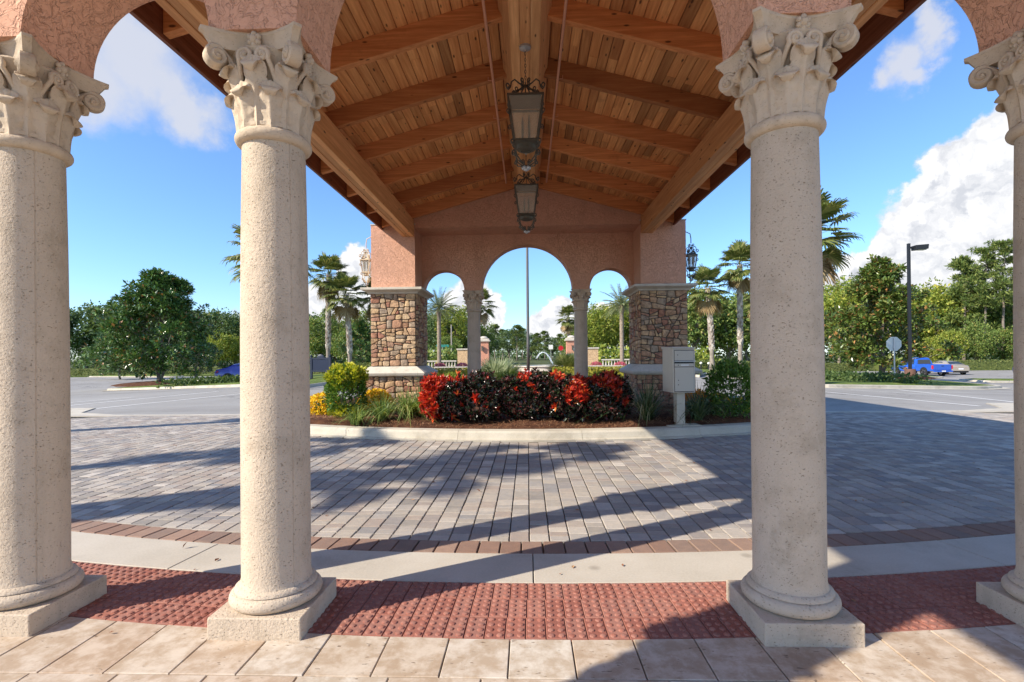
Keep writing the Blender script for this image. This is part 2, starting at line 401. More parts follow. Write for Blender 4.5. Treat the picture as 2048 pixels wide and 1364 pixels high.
PAVERB = mat_pavers('brown_paver', [(0.0, (0.23, 0.145, 0.108)), (0.35, (0.29, 0.185, 0.14)), (0.65, (0.22, 0.16, 0.13)), (1.0, (0.33, 0.22, 0.165))])
TACTILE = mat_pavers('red_tactile', [(0.0, (0.26, 0.10, 0.075)), (0.35, (0.33, 0.135, 0.10)), (0.7, (0.30, 0.145, 0.115)), (1.0, (0.36, 0.17, 0.13))], 0.3)
WOODB = mat_wood('deck_wood', 'y', (0.50, 0.195, 0.066), (0.88, 0.50, 0.215))
WOODM = mat_wood('beam_wood', 'y', (0.54, 0.26, 0.105), (0.86, 0.53, 0.265))
WOODX = mat_wood('rafter_wood', 'x', (0.45, 0.165, 0.058), (0.80, 0.39, 0.165))
WOODF = mat_wood('fascia_wood', 'y', (0.13, 0.048, 0.03), (0.32, 0.15, 0.10))
ROOFT = plain('roof_tile', (0.25, 0.12, 0.08), 0.85, var=0.3, scale=9)
IRON = plain('wrought_iron', (0.11, 0.10, 0.08), 0.55, 0.4, 0.4, 0.35, 30, 0.2)
IRONB = plain('black_metal', (0.02, 0.022, 0.026), 0.4, 0.2, 0.5)
CONDUIT = plain('painted_conduit', (0.66, 0.33, 0.21), 0.5, 0.0, 0.4)
MAILP = plain('mailbox_paint', (0.56, 0.50, 0.41), 0.38, 0.0, 0.5, 0.05, 3)
STEEL = plain('galvanised_steel', (0.50, 0.51, 0.52), 0.45, 0.7, 0.5, 0.08)
BARK = mat_ground('tree_bark', [(0.3, (0.09, 0.07, 0.055)), (0.5, (0.20, 0.17, 0.14)), (0.7, (0.33, 0.29, 0.25))], 4, 0.95, 24, 0.8, 0.02)
RUBBER = plain('tyre_rubber', (0.02, 0.02, 0.02), 0.8)
ALLOY = plain('alloy_rim', (0.62, 0.62, 0.64), 0.3, 0.85, 0.5)
def glassmat(name, c, rough=0.05, alpha=0.35):
    t = NT(name, rough, 0.5); t.color(c); t.b.inputs['Alpha'].default_value = alpha; return t.m
LGLASS = glassmat('seeded_glass', (0.60, 0.58, 0.50), 0.15, 0.22)
CGLASS = plain('car_glass', (0.03, 0.04, 0.045), 0.06, 0.0, 0.8, 0.02)
def travertine():
    t = NT('travertine', 0.75, 0.25); p = t.pos()
    q = t.vmath('ADD', p, t.vmath('MULTIPLY', t.cvec(t.orand()), (17., 31., 3.)))
    r = t.ramp(t.orand(), [(0, (0.46, 0.37, 0.285)), (0.3, (0.54, 0.475, 0.39)), (0.6, (0.49, 0.40, 0.315)), (0.8, (0.57, 0.53, 0.46)), (1, (0.50, 0.42, 0.33))])
    n = t.noise(q, 9, 6, 0.68, 0.15)
    c = t.mix(t.mr(n, 0.36, 0.66), t.mix(1.0, r, (0.78, 0.69, 0.60), 'MULTIPLY'), t.mix(1.0, r, (1.10, 1.10, 1.10), 'MULTIPLY'))
    pv = t.noise(t.vmath('MULTIPLY', q, (0.55, 1.5, 1.0)), 48, 2, 0.5)
    pits = t.math('MULTIPLY', t.mr(pv, 0.66, 0.70), t.mr(t.noise(q, 5, 2), 0.42, 0.6))
    t.color(t.mix(t.math('MULTIPLY', pits, 0.8), c, (0.16, 0.11, 0.07)))
    t.bump(t.math('SUBTRACT', t.math('MULTIPLY', n, 0.2), pits), 0.5, 0.004); return t.m
TRAV = travertine()
def stonemat():
    t = NT('pier_stone', 0.88, 0.25); p = t.pos()
    r = t.ramp(t.orand(), [(0.0, (0.46, 0.31, 0.185)), (0.16, (0.58, 0.42, 0.255)), (0.32, (0.36, 0.18, 0.125)), (0.46, (0.52, 0.365, 0.235)), (0.6, (0.32, 0.265, 0.215)), (0.74, (0.62, 0.46, 0.29)), (0.86, (0.33, 0.15, 0.11)), (1.0, (0.44, 0.33, 0.235))])
    n = t.noise(p, 11, 5, 0.65); c = t.mix(t.mr(n, 0.3, 0.7), t.mix(1.0, r, (0.66, 0.62, 0.6), 'MULTIPLY'), t.mix(1.0, r, (1.25, 1.2, 1.1), 'MULTIPLY'))
    t.color(c); t.bump(t.math('ADD', t.noise(p, 24, 4, 0.65), t.math('MULTIPLY', t.noise(p, 90, 3), 0.3)), 0.9, 0.02); return t.m
STONE = stonemat()
MORTAR = mat_ground('mortar', [(0.3, (0.10, 0.085, 0.07)), (0.7, (0.20, 0.17, 0.14))], 8, 0.95, 60, 0.5)

# ================================================================== GROUND AND PAVING
CY = 20.0                                       # the drive circles round this point
def arc_y(x, r): return CY - sqrt(max(r * r - x * x, 0))

def sheet(name, xs, ys, dz, mat, keep=None):
    P = [[(x, y, G(x, y) + dz) for x in xs] for y in ys]
    V = [p for r in P for p in r]; b = len(xs); F = []
    for i in range(len(ys) - 1):
        for j in range(b - 1):
            if keep and not keep((xs[j] + xs[j + 1]) / 2, (ys[i] + ys[i + 1]) / 2): continue
            F.append((i * b + j, i * b + j + 1, (i + 1) * b + j + 1, (i + 1) * b + j))
    me = fast_mesh(name, V, F); return link(name, me, None, mat)

def lin(a, b, n): return [a + (b - a) * k / (n - 1) for k in range(n)]
XS = [-700, -300, -150, -100, -75, -60, -50, -37.142857, -30, -20, -10, 0, 10, 20, 30, 37.142857, 50, 60, 75, 100, 150, 300, 700]
tag(sheet('ground', XS, [-60, -20, 0, 40, 80, 120, 200, 400, 900], -0.06, FLOORW), kind='structure')
tag(sheet('parking_lot_asphalt', [-78] + XS[4:19] + [78], [-30, 0, 12.35, 30, 50, 66], -0.012, ASPHALT, lambda x, y: not (abs(x) < 10 and y < 12.3)), kind='structure')
o = sheet('pavement_base', lin(-20, 20, 21), lin(-0.5, 12.34, 9), -0.025, BEDSAND); tag(o, kind='structure')
tag(sheet('unseen_bounce_terrace', lin(-10, 10, 3), lin(-14, -0.25, 3), -0.006, TRAV), kind='structure')  # unseen floor behind the camera, added pale to bounce light onto the ceiling
# lawns beyond the lots
lawn = tag(sheet('lawn', [-160, -120, -78, -60, -50, -37.142857, -22], [66, 72, 80, 100], 0.0, LAWN), kind='structure')
tag(sheet('lawn', [30, 37.142857, 50, 60, 78, 120, 160], [66, 72, 80, 100], 0.0, LAWN), kind='structure')

# ---- straight concrete band between the pavers and the asphalt
for s in (-1, 1):
    m = MB()
    for k in range(8):
        a, b = s * (5.5 + k * 1.5), s * (5.5 + (k + 1) * 1.5 - 0.012)
        m.box(min(a, b), max(a, b), 12.10, 12.34, -0.02, G(min(abs(a), abs(b))) + 0.006)
    tag(m.build('concrete_band', CONCRETE), kind='structure')

# ---- paver field (stack columns along Y, cut by the circle, the island and the band)
def in_island(x, y, g=0.0):
    """footprint of the planted island (outer kerb line, grown by g)"""
    if abs(x) <= 4.1: return y > arc_y(x, 11.76 + g)
    ax = abs(x); yc = arc_y(4.1, 11.76) + 2.0
    if y >= yc: return ax < 5.75 + g
    return ((ax - 4.1) / (1.65 + g)) ** 2 + ((y - yc) / (2.0 + g)) ** 2 < 1
PW = 0.1545
field = link('paver_field', None); field['kind'] = 'structure'; tag(field, kind='structure')
near, far = [], MB()
ncol = int(15 / PW)
cells = []
for k in range(-ncol, ncol + 1):
    x0 = k * PW + 0.0045; x1 = (k + 1) * PW - 0.0045; xm = (x0 + x1) / 2
    if abs(xm) > 14.2: continue
    y = arc_y(xm, 16.206) + 0.006; r_ = random.Random(1000 + k)
    y += 0.0
    while y < 12.09:
        ln = r_.choice((0.104, 0.104, 0.104, 0.155, 0.155, 0.208))
        y1 = min(y + ln, 12.09)
        if y1 - y > 0.03 and not in_island(xm, y1 - 0.02, 0.0): cells.append((x0, x1, y, y1 - 0.0105, k))
        y = y1
def inview(x, y): return abs((x * 1000 / y)) < 1010
cells.sort(key=lambda c: c[2] * 1.0 + (0 if inview((c[0] + c[1]) / 2, c[2]) else 50))
PD = {}
for i, (x0, x1, y0, y1, k) in enumerate(cells):
    jz = rnd.uniform(-0.0025, 0.0015); e = 0.0045
    if i < 300:
        key = round(y1 - y0, 3)
        if key not in PD:
            w, l = x1 - x0, y1 - y0
            mm = MB().add([(-w / 2, -l / 2, -0.02), (w / 2, -l / 2, -0.02), (w / 2, l / 2, -0.02), (-w / 2, l / 2, -0.02),
                           (-w / 2, -l / 2, -0.005), (w / 2, -l / 2, -0.005), (w / 2, l / 2, -0.005), (-w / 2, l / 2, -0.005),
                           (-w / 2 + e, -l / 2 + e, 0), (w / 2 - e, -l / 2 + e, 0), (w / 2 - e, l / 2 - e, 0), (-w / 2 + e, l / 2 - e, 0)],
                          [(0, 1, 5, 4), (1, 2, 6, 5), (2, 3, 7, 6), (3, 0, 4, 7), (4, 5, 9, 8), (5, 6, 10, 9), (6, 7, 11, 10), (7, 4, 8, 11), (8, 9, 10, 11)])
            PD[key] = mm.data('paver')
        link('paver', PD[key], field, PAVER, loc=((x0 + x1) / 2, (y0 + y1) / 2, jz), rot=(rnd.gauss(0, 0.006), rnd.gauss(0, 0.006), rnd.gauss(0, 0.008)))
    else:
        z = jz; g0 = G(x0); g1 = G(x1)
        far.add([(x0, y0, z + g0 - 0.008), (x1, y0, z + g1 - 0.008), (x1, y1, z + g1 - 0.008), (x0, y1, z + g0 - 0.008), (x0 + e, y0 + e, z + g0), (x1 - e, y0 + e, z + g1), (x1 - e, y1 - e, z + g1), (x0 + e, y1 - e, z + g0)],
                [(4, 5, 6, 7), (0, 1, 5, 4), (1, 2, 6, 5), (2, 3, 7, 6), (3, 0, 4, 7)])
o = far.build('far_pavers', PAVER, field); o['kind'] = 'stuff'

def ring_piece(r0, r1, a0, a1, zt, zb=-0.02, ch=0.005, n=1):
    """block between radii r0<r1 about (0,CY); angle 0 points to the camera (-Y)"""
    def P(r, a, z): return (r * sin(a), CY - r * cos(a), z)
    m = MB(); da = ch / r1
    for i in range(n):
        b0 = a0 + (a1 - a0) * i / n; b1 = a0 + (a1 - a0) * (i + 1) / n
        c0 = b0 + (da if i == 0 else 0); c1 = b1 - (da if i == n - 1 else 0)
        V = [P(r1, b0, zb), P(r1, b1, zb), P(r0, b1, zb), P(r0, b0, zb), P(r1, b0, zt - ch), P(r1, b1, zt - ch), P(r0, b1, zt - ch), P(r0, b0, zt - ch),
             P(r1 - ch, c0, zt), P(r1 - ch, c1, zt), P(r0 + ch, c1, zt), P(r0 + ch, c0, zt)]
        F = [(0, 1, 5, 4), (2, 3, 7, 6), (4, 5, 9, 8), (6, 7, 11, 10), (8, 9, 10, 11)]
        if i == n - 1: F += [(1, 2, 6, 5), (5, 6, 10, 9)]
        if i == 0: F += [(3, 0, 4, 7), (7, 4, 8, 11)]
        m.add(V, F)
    return m
# ---- brown soldier course
border = link('paver_border', None); tag(border, kind='structure')
na = int(8.4 / 16.3 / (0.157 / 16.3))
me = ring_piece(16.212, 16.437, -0.0735 / 16.3, 0.0735 / 16.3, 0.0).data('paver')
for k in range(-na // 2 - 4, na // 2 + 5):
    a = (k + 0.13) * 0.157 / 16.3
    # pivot at the drive's centre: turn the same block round it
    link('paver', me, border, PAVERB, rot=(0, 0, 0)).matrix_local = Matrix.Translation((0, CY, rnd.uniform(-0.002, 0.001))) @ Matrix.Rotation(a + rnd.gauss(0, 0.00006), 4, 'Z') @ Matrix.Translation((0, -CY, 0))
# ---- concrete band slabs
band = link('concrete_walk_band', None); tag(band, kind='structure')
cuts = [-0.42, -0.26, -0.1435, 0.0014, 0.1, 0.186, 0.28, 0.42]
for a, b in zip(cuts, cuts[1:]):
    ring_piece(16.447, 16.900, a + 0.0002, b - 0.0002, 0.0, -0.02, 0.004, 8).build('slab', CONCRETE, band)
# ---- red tactile strip, three rings of small domed pavers
strip = link('tactile_strip', None); tag(strip, kind='structure')
for row in range(3):
    r1 = 17.512 - row * 0.2035; r0 = r1 - 0.1995
    w = 0.1035; m = ring_piece(r0, r1, -w / 2 / r1 + 0.00011, w / 2 / r1 - 0.00011, -0.002, -0.02, 0.003)
    for i in range(2):
        for j in range(4):
            cx = (i - 0.5) * 0.051; cyy = CY - (r1 - 0.025 - j * 0.0498)
            n = 8; prof = ((0.0175, 0.0), (0.0145, 0.0052), (0.0085, 0.0074))
            V = [(cx + rr * cos(2 * pi * q / n), cyy + rr * sin(2 * pi * q / n), -0.002 + zz) for rr, zz in prof for q in range(n)]
            F = [(u * n + q, u * n + (q + 1) % n, (u + 1) * n + (q + 1) % n, (u + 1) * n + q) for u in range(2) for q in range(n)] + [tuple(2 * n + q for q in range(n))]
            m.add(V, F)
    me = m.data('tactile_paver', True, 35)
    for k in range(-37, 38):
        a = (k + 0.27 + 0.06 * row) * w / r1
        o = link('tactile_paver', me, strip, TACTILE)
        o.matrix_local = Matrix.Translation((0, CY, rnd.uniform(-0.0015, 0.001))) @ Matrix.Rotation(a, 4, 'Z') @ Matrix.Translation((0, -CY, 0))
# ---- travertine floor
floor = link('travertine_floor', None); tag(floor, kind='structure')
def tile(x0, x1, y0, y1, curved=False):
    g = 0.003; x0 += g; x1 -= g; y0 += g; y1 -= g
    top = [(x1, arc_y(x1, 17.520)), (x0, arc_y(x0, 17.520))] if curved else [(x1, y1), (x0, y1)]
    pl = [(x0, y0), (x1, y0)] + top; c = (sum(p[0] for p in pl) / 4, sum(p[1] for p in pl) / 4)
    m = MB(); e = 0.003
    q = [(p[0] + (e if p[0] < c[0] else -e), p[1] + (e if p[1] < c[1] else -e)) for p in pl]
    z = rnd.uniform(-0.0015, 0.001)
    V = [(a - c[0], b - c[1], -0.02) for a, b in pl] + [(a - c[0], b - c[1], -0.003) for a, b in pl] + [(a - c[0], b - c[1], 0) for a, b in q]
    m.add(V, [(0, 1, 5, 4), (1, 2, 6, 5), (2, 3, 7, 6), (3, 0, 4, 7), (4, 5, 9, 8), (5, 6, 10, 9), (6, 7, 11, 10), (7, 4, 8, 11), (8, 9, 10, 11)])
    m.build('tile', TRAV, floor, loc=(c[0], c[1], z))
for k in range(-14, 15):
    tile(-0.10 + 0.302 * k, -0.10 + 0.302 * (k + 1), 2.18, 2.5, True)
for k in range(-8, 9): tile(0.19 + 0.405 * k, 0.19 + 0.405 * (k + 1), 1.78, 2.18)
for r_ in range(5):
    for k in range(-8, 9): tile(-0.05 + 0.13 * r_ + 0.405 * k, -0.05 + 0.13 * r_ + 0.405 * (k + 1), 1.78 - 0.405 * (r_ + 1), 1.78 - 0.405 * r_)

# ---- planted island: kerb segments and mulch bed
def island_path(ins, n_arc=28):
    R = 11.76 - ins; pts = []
    a_max = math.asin(4.1 / 11.76)
    yc = arc_y(4.1, 11.76) + 2.0
    for k in range(n_arc + 1):
        a = -a_max + 2 * a_max * k / n_arc; pts.append((R * sin(a), CY - R * cos(a)))
    right = []
    for k in range(1, 13):
        q = pi / 2 * k / 12
        right.append((4.1 + (1.65 - ins) * sin(q) - (0 if k else 0), yc - (2.0 - ins) * cos(q)))
    for yy in lin(yc + 1.5, 44.0, 20): right.append((5.75 - ins, yy))
    left = [(-x, y) for x, y in right][::-1]
    return left + pts + right
PROF = [(0.0, -0.02), (0.0, 0.012), (0.06, 0.022), (0.085, 0.115), (0.12, 0.148), (0.30, 0.155), (0.30, 0.0)]
paths = [island_path(p[0]) for p in PROF]
kerb = link('island_kerb', None); tag(kerb, kind='structure')
npt = len(paths[0]); i0 = 0
while i0 < npt - 1:
    i1 = min(i0 + 7, npt - 1); m = MB(); sub = []
    for i in range(i0, i1 + 1):
        row = []
        for j, p in enumerate(PROF):
            a = Vector(paths[j][i]);
            if i == i0 or i == i1:
                b = Vector(paths[j][i + (1 if i == i0 else -1)]); d = (b - a); a = a + d.normalized() * 0.003
            row.append((a.x, a.y, p[1]))
        sub.append(row)
    m.grid(sub); k = len(PROF)
    m.f.append(tuple(range(k))); m.f.append(tuple((len(sub) - 1) * k + q for q in range(k))[::-1])
    o = m.build('kerb_segment', KERBC, kerb); fix_normals(o.data); i0 = i1
# mulch bed, heaped a little, filling the island
inner = island_path(0.29)
bed = MB(); half = len(inner) // 2
rows = []
lft = [p for p in inner[:half + 1]][::-1]; rgt = inner[half:]
nb = 60
for i in range(len(rgt)):
    a = Vector(lft[min(i, len(lft) - 1)]); b = Vector(rgt[i]); row = []
    for j in range(nb + 1):
        p = a.lerp(b, j / nb); edge = min(1.0, min((p - a).length, (p - b).length) / 0.6); fr = min(1, max(0, (p.y - 8.6)) / 0.8)
        z = 0.135 + 0.10 * edge * fr + 0.035 * sin(p.x * 3.1 + 1.3) * sin(p.y * 2.3) * edge + rnd.uniform(-0.012, 0.012)
        row.append((p.x, p.y, z))
    rows.append(row)
bed.grid(rows); o = bed.build('mulch_bed', MULCH, None, True); tag(o, kind='structure')
def bed_z(x, y): return 0.135 + 0.10 * min(1, max(0, (y - 8.6)) / 0.8)
# pine straw lying on the bed
V = []; F = []
for k in range(5200):
    x = rnd.uniform(-4.9, 4.9); y = arc_y(min(abs(x), 4.4), 11.44) + abs(rnd.gauss(0.0, 0.55))
    if abs(x) > 4.3: y += 0.5
    z = bed_z(x, y) + 0.03 * (sin(x * 3.1 + 1.3) * sin(y * 2.3)) + rnd.uniform(-0.005, 0.035)
    a = rnd.uniform(0, pi); l = rnd.uniform(0.05, 0.13); w = 0.0028; d = Vector((cos(a), sin(a), rnd.uniform(-0.25, 0.35))) * l; n = Vector((-sin(a), cos(a), 0)) * w
    p = Vector((x, y, z)); mid = p + d * 0.5 + Vector((0, 0, 0.012)); b = len(V)
    V += [tuple(p - n), tuple(p + n), tuple(mid + n), tuple(mid - n), tuple(p + d)]; F += [(b, b + 1, b + 2, b + 3), (b + 3, b + 2, b + 4)]
STRAW = mat_leaf('pine_straw', [(0, (0.10, 0.035, 0.018)), (0.4, (0.24, 0.10, 0.05)), (0.75, (0.36, 0.19, 0.10)), (1, (0.46, 0.29, 0.16))], 0.8, 0.2, 0.0)
o = link('pine_straw', fast_mesh('pine_straw', V, F), None, STRAW); tag(o, 'brown pine straw mulch scattered over the planted island', 'pine straw', kind='stuff')

# ---- side islands with kerb, turf, and crosswalk paint
def kerbed_island(name, poly, mat=LAWN, h=0.14):
    def rounded(pl, r=1.1):
        out = []
        for i, p in enumerate(pl):
            a = Vector(pl[i - 1]); b = Vector(p); c = Vector(pl[(i + 1) % len(pl)])
            u = (a - b).normalized() * r; v = (c - b).normalized() * r
            for k in range(6):
                t = k / 5; out.append(((b + u) * (1 - t) ** 2 + b * 2 * t * (1 - t) + (b + v) * t * t))
        return out
    R = rounded(poly); cen = sum(R, Vector((0, 0))) / len(R); n = len(R)
    def ring(s, z): return [(cen.x + (p.x - cen.x) * (1 - s / (p - cen).length), cen.y + (p.y - cen.y) * (1 - s / (p - cen).length), G(p.x) + z) for p in R]
    m = MB(); rs = [ring(-0.35, 0.0), ring(0, 0.01), ring(0.03, 0.11), ring(0.07, h), ring(0.3, h)]
    m.add([p for r in rs for p in r], [(i * n + k, i * n + (k + 1) % n, (i + 1) * n + (k + 1) % n, (i + 1) * n + k) for i in range(4) for k in range(n)])
    root = m.build(name, KERBC, None); tag(root, kind='structure')
    t = MB(); rr = [ring(0.29, h - 0.01), ring(1.0, h + 0.06)]
    t.add([p for r in rr for p in r] + [(cen.x, cen.y, G(cen.x) + h + 0.12)], [(k, (k + 1) % n, n + (k + 1) % n, n + k) for k in range(n)] + [(n + k, n + (k + 1) % n, 2 * n) for k in range(n)])
    t.build('turf', mat, root, True); return root
kerbed_island('traffic_island', [(-27.4, 31.2), (-16.2, 28.0), (-12.6, 30.6), (-13.2, 34.2), (-27.6, 37.6)])
kerbed_island('traffic_island', [(-38.6, 48.5), (-29.0, 45.6), (-26.5, 48.0), (-38.8, 52.5)])
kerbed_island('traffic_island', [(-60.0, 66.0), (-46.0, 63.0), (-45.0, 64.8), (-60.0, 67.8)])
kerbed_island('traffic_island', [(-31.0, 27.5), (-40.0, 29.0), (-40.0, 33.0), (-31.5, 31.0)])
kerbed_island('traffic_island', [(12.6, 22.3), (21.8, 25.0), (25.6, 27.6), (27.5, 33.0), (26.5, 40.5), (12.6, 36.0)])
kerbed_island('traffic_island', [(28.0, 44.0), (38.5, 47.0), (38.0, 49.5), (28.0, 47.0)])
kerbed_island('traffic_island', [(32.8, 37.2), (42.0, 38.5), (42.0, 41.5), (33.5, 40.5)])
kerbed_island('road_verge', [(-10.6, 22.5), (-12.3, 22.0), (-18.5, 39.0), (-26.0, 54.0), (-14.0, 56.0), (-10.6, 44.0)])
kerbed_island('road_verge', [(10.6, 31.0), (12.2, 36.9), (26.0, 46.0), (24.0, 55.0), (14.0, 56.0), (10.6, 48.0)])
def stripe(a, b, w=0.15):
    a = Vector(a); b = Vector(b); d = (b - a).normalized(); n = Vector((-d.y, d.x)) * w / 2; m = MB(); k = 8
    P = [[(q.x, q.y, G(q.x) - 0.004) for q in (a.lerp(b, i / k) - n, a.lerp(b, i / k) + n)] for i in range(k + 1)]
    m.grid(P); tag(m.build('painted_road_line', PAINTW), kind='structure')
stripe((-16.5, 16.9), (-14.9, 23.6), 0.22); stripe((-13.5, 15.2), (-11.7, 21.7), 0.2); stripe((-18.3, 18.6), (-17.4, 21.5), 0.2)
stripe((10.9, 20.0), (12.45, 14.2), 0.2); stripe((16.3, 22.6), (15.4, 16.2), 0.2); stripe((13.4, 21.2), (15.6, 19.0), 0.12)
for k in range(6): stripe((-36 + 2.9 * k, 57.5), (-35 + 2.9 * k, 62.5), 0.12)
# ramp aprons with red pads at both ends of the crosswalk
def apron(s):
    m = MB(); pts = [(10.4, 12.36), (12.5, 13.6), (13.6, 15.3), (15.6, 15.9), (19.0, 15.5), (22.0, 12.36)]
    pl = [(s * x, y) for x, y in pts]
    if s < 0: pl = pl[::-1]
    n = len(pl); V = [(x, y, G(x) - 0.02) for x, y in pl] + [(x, y, G(x) + 0.014) for x, y in pl]
    m.add(V, [tuple(range(n, 2 * n))] + [(k, (k + 1) % n, n + (k + 1) % n, n + k) for k in range(n)])
    root = m.build('ramp_apron', KERBC); tag(root, kind='structure')
    m = MB(); q = [(12.9, 13.5), (14.0, 14.9), (15.6, 15.4), (15.6, 14.2), (14.2, 13.4)]; q = [(s * x, y) for x, y in q]
    if s < 0: q = q[::-1]
    n = len(q); m.add([(x, y, G(x) + 0.019) for x, y in q], [tuple(range(n))]); m.build('tactile_pad', TACTILE, root)
apron(-1); apron(1)

# ================================================================== COLUMNS
def spiral(c, r, turns, n, u, v, a0=0.0, shrink=0.22):
    out = []
    for k in range(n + 1):
        t = k / n; a = a0 + turns * 2 * pi * t; rr = r * (1 - t * (1 - shrink)); out.append(Vector(c) + u * (rr * cos(a)) + v * (rr * sin(a)))
    return out
def leaf_mesh(h, w, curl, r0, flare, lobes):
    """one acanthus leaf: leans out from the bell, rolls over at the tip; lobed edge, midrib and veins"""
    nu, nv = 16, 30; P = []; T = 0.74
    for side in (0, 1):
        rows = []
        for j in range(nv + 1):
            t = j / nv
            if t < T: q = t / T; rad = r0 + flare * (0.15 * q + 0.85 * q ** 2.4); z = (h + 0.03) * q - 0.03; nx, nz = 1.0, -0.25 * q
            else:
                a = (t - T) / (1 - T) * pi * 1.12; rad = r0 + flare + curl * 0.5 * (1 - cos(a)); z = h + curl * 0.55 * sin(a); nx, nz = cos(a) * 0.9, sin(a)
            env = (0.70 + 0.30 * sin(pi * min(t / 0.55, 1) * 0.5)) if t < 0.55 else sqrt(max(0.22, 1 - ((t - 0.55) / 0.45) ** 3.2 * 0.80))
            ph = (t * lobes) % 1.0; lobe = 1.0 - 0.17 * (1 - sin(pi * ph) ** 0.6) * min(1, t * 4)
            wid = w * env * lobe; row = []
            for i in range(nu + 1):
                s = (i / nu - 0.5) * 2; a_ = abs(s)
                vein = 0.0042 * cos(2 * pi * (t * lobes - a_ * 0.9)) * a_ * (1 - a_ * 0.4) * min(1, 6 * t)
                relief = 0.011 * math.exp(-(a_ / 0.17) ** 2) + 0.012 * cos(s * pi * 0.5) + vein - 0.012 * a_ ** 3 + 0.005 * a_ ** 6
                off = (0.020 + relief) if side == 0 else -0.010
                rr = rad + off * nx; zz = z + off * nz * 0.8
                ang = s * wid * 0.5 / max(rad, 0.1); row.append((rr * cos(ang), rr * sin(ang), zz))
            rows.append(row)
        P.append(rows)
    m = MB(); m.grid(P[0]); m.grid([r[::-1] for r in P[1]])
    b = nu + 1; o = (nv + 1) * b
    def back(j, i): return o + j * b + (nu - i)
    for j in range(nv):
        m.f.append((j * b, (j + 1) * b, back(j + 1, 0), back(j, 0))); m.f.append(((j + 1) * b + nu, j * b + nu, back(j, nu), back(j + 1, nu)))
    for i in range(nu): m.f.append((nv * b + i, nv * b + i + 1, back(nv, i + 1), back(nv, i)))
    me = m.data('leaf', True, 60); fix_normals(me); return me
LEAF_LO = leaf_mesh(0.150, 0.128, 0.058, 0.140, 0.030, 4.0); LEAF_UP = leaf_mesh(0.262, 0.120, 0.064, 0.132, 0.056, 6.0)
def volute_mesh():
    """corner scroll with the stalk that carries it, lying along +X (the diagonal)"""
    m = MB(); X = Vector((1, 0, 0)); Z = Vector((0, 0, 1))
    stalk = [Vector((0.150, 0, 0.20)), Vector((0.178, 0, 0.27)), Vector((0.222, 0, 0.335)), Vector((0.268, 0, 0.378))]
    c = Vector((0.276, 0, 0.330)); sp = spiral(c, 0.049, 1.55, 30, X * -1, Z, pi / 2 + 0.35, 0.16)
    pts = stalk + sp; n = len(pts)
    for hw, rr, dy in ((0.034, 0.0145, 0),):
        rows_o = []
        for i, p in enumerate(pts):
            d = (pts[min(i + 1, n - 1)] - pts[max(i - 1, 0)]).normalized(); nn = Vector((-d.z, 0, d.x)); f = min(1, i / 4); w_ = hw * (0.65 + 0.35 * f); t = rr
            w_ = w_ + 0.013 * max(0, (i - 8) / (n - 8))
            rows_o.append([tuple(p + nn * t + Vector((0, -w_ * 0.75, 0))), tuple(p + nn * t * 0.4 + Vector((0, -w_, 0))), tuple(p - nn * t + Vector((0, -w_ * 0.8, 0))),
                           tuple(p - nn * t + Vector((0, w_ * 0.8, 0))), tuple(p + nn * t * 0.4 + Vector((0, w_, 0))), tuple(p + nn * t + Vector((0, w_ * 0.75, 0))), tuple(p + nn * t + Vector((0, -w_ * 0.75, 0)))])
        m.grid(rows_o)
    m.sphere((0.276, 0, 0.330), 0.020, 0.052, 0.020, 10, 8)
    me = m.data('volute', True, 50); fix_normals(me); return me
VOL = volute_mesh()
def helix_mesh():
    m = MB(); X = Vector((0, 1, 0)); Z = Vector((0, 0, 1))
    for s in (-1, 1):
        c = Vector((0.205, s * 0.042, 0.335)); sp = spiral(c, 0.037, 1.5, 24, X * s, Z, -0.55, 0.2)
        m.tube([Vector((0.140, s * 0.090, 0.17)), Vector((0.160, s * 0.088, 0.235)), Vector((0.186, s * 0.081, 0.285))] + [p for p in sp], [0.010, 0.012, 0.0125] + [0.0125] * 25, 8)
        m.sphere(tuple(c + Vector((0.006, 0, 0))), 0.012, 0.012, 0.012, 8, 6)
    me = m.data('helix', True); fix_normals(me); return me
HEL = helix_mesh()
def abacus_outline(h, mid, n=14, trunc=0.055):
    pts = []
    for q in range(4):
        a = q * pi / 2; c, s = cos(a), sin(a)
        for k in range(n + 1):
            t = k / n; y = (-1 + 2 * t) * (h - trunc * 0.5); x = mid + (h - mid) * (abs(2 * t - 1) ** 1.9); pts.append((x * c - y * s, x * s + y * c))
    return pts
def abacus_mesh():
    m = MB(); base = abacus_outline(0.262, 0.185); n = len(base)
    lv = [(0.84, 0.375), (0.86, 0.385), (0.89, 0.405), (0.95, 0.438), (1.0, 0.446), (1.0, 0.462)]
    m.add([(x * s, y * s, z) for s, z in lv for x, y in base], [(i * n + k, i * n + (k + 1) % n, (i + 1) * n + (k + 1) % n, (i + 1) * n + k) for i in range(len(lv) - 1) for k in range(n)] + [tuple(range(n))[::-1], tuple((len(lv) - 1) * n + k for k in range(n))])
    return m.data('abacus', True, 35)
ABA = abacus_mesh()
m = MB(); m.sphere((0.200, 0, 0.418), 0.024, 0.020, 0.022, 10, 8)
for k in range(6):
    a = k * pi / 3 + 0.5; m.sphere((0.196, 0.024 * cos(a), 0.418 + 0.028 * sin(a)), 0.016, 0.015, 0.016, 8, 6)
FLEUR = m.data('fleuron', True)
m = MB(); m.lathe([(0.138, -0.015), (0.138, 0.08), (0.145, 0.20), (0.165, 0.30), (0.195, 0.36), (0.208, 0.378), (0.2, 0.39)], 40)
BELL = m.data('bell', True, 50)
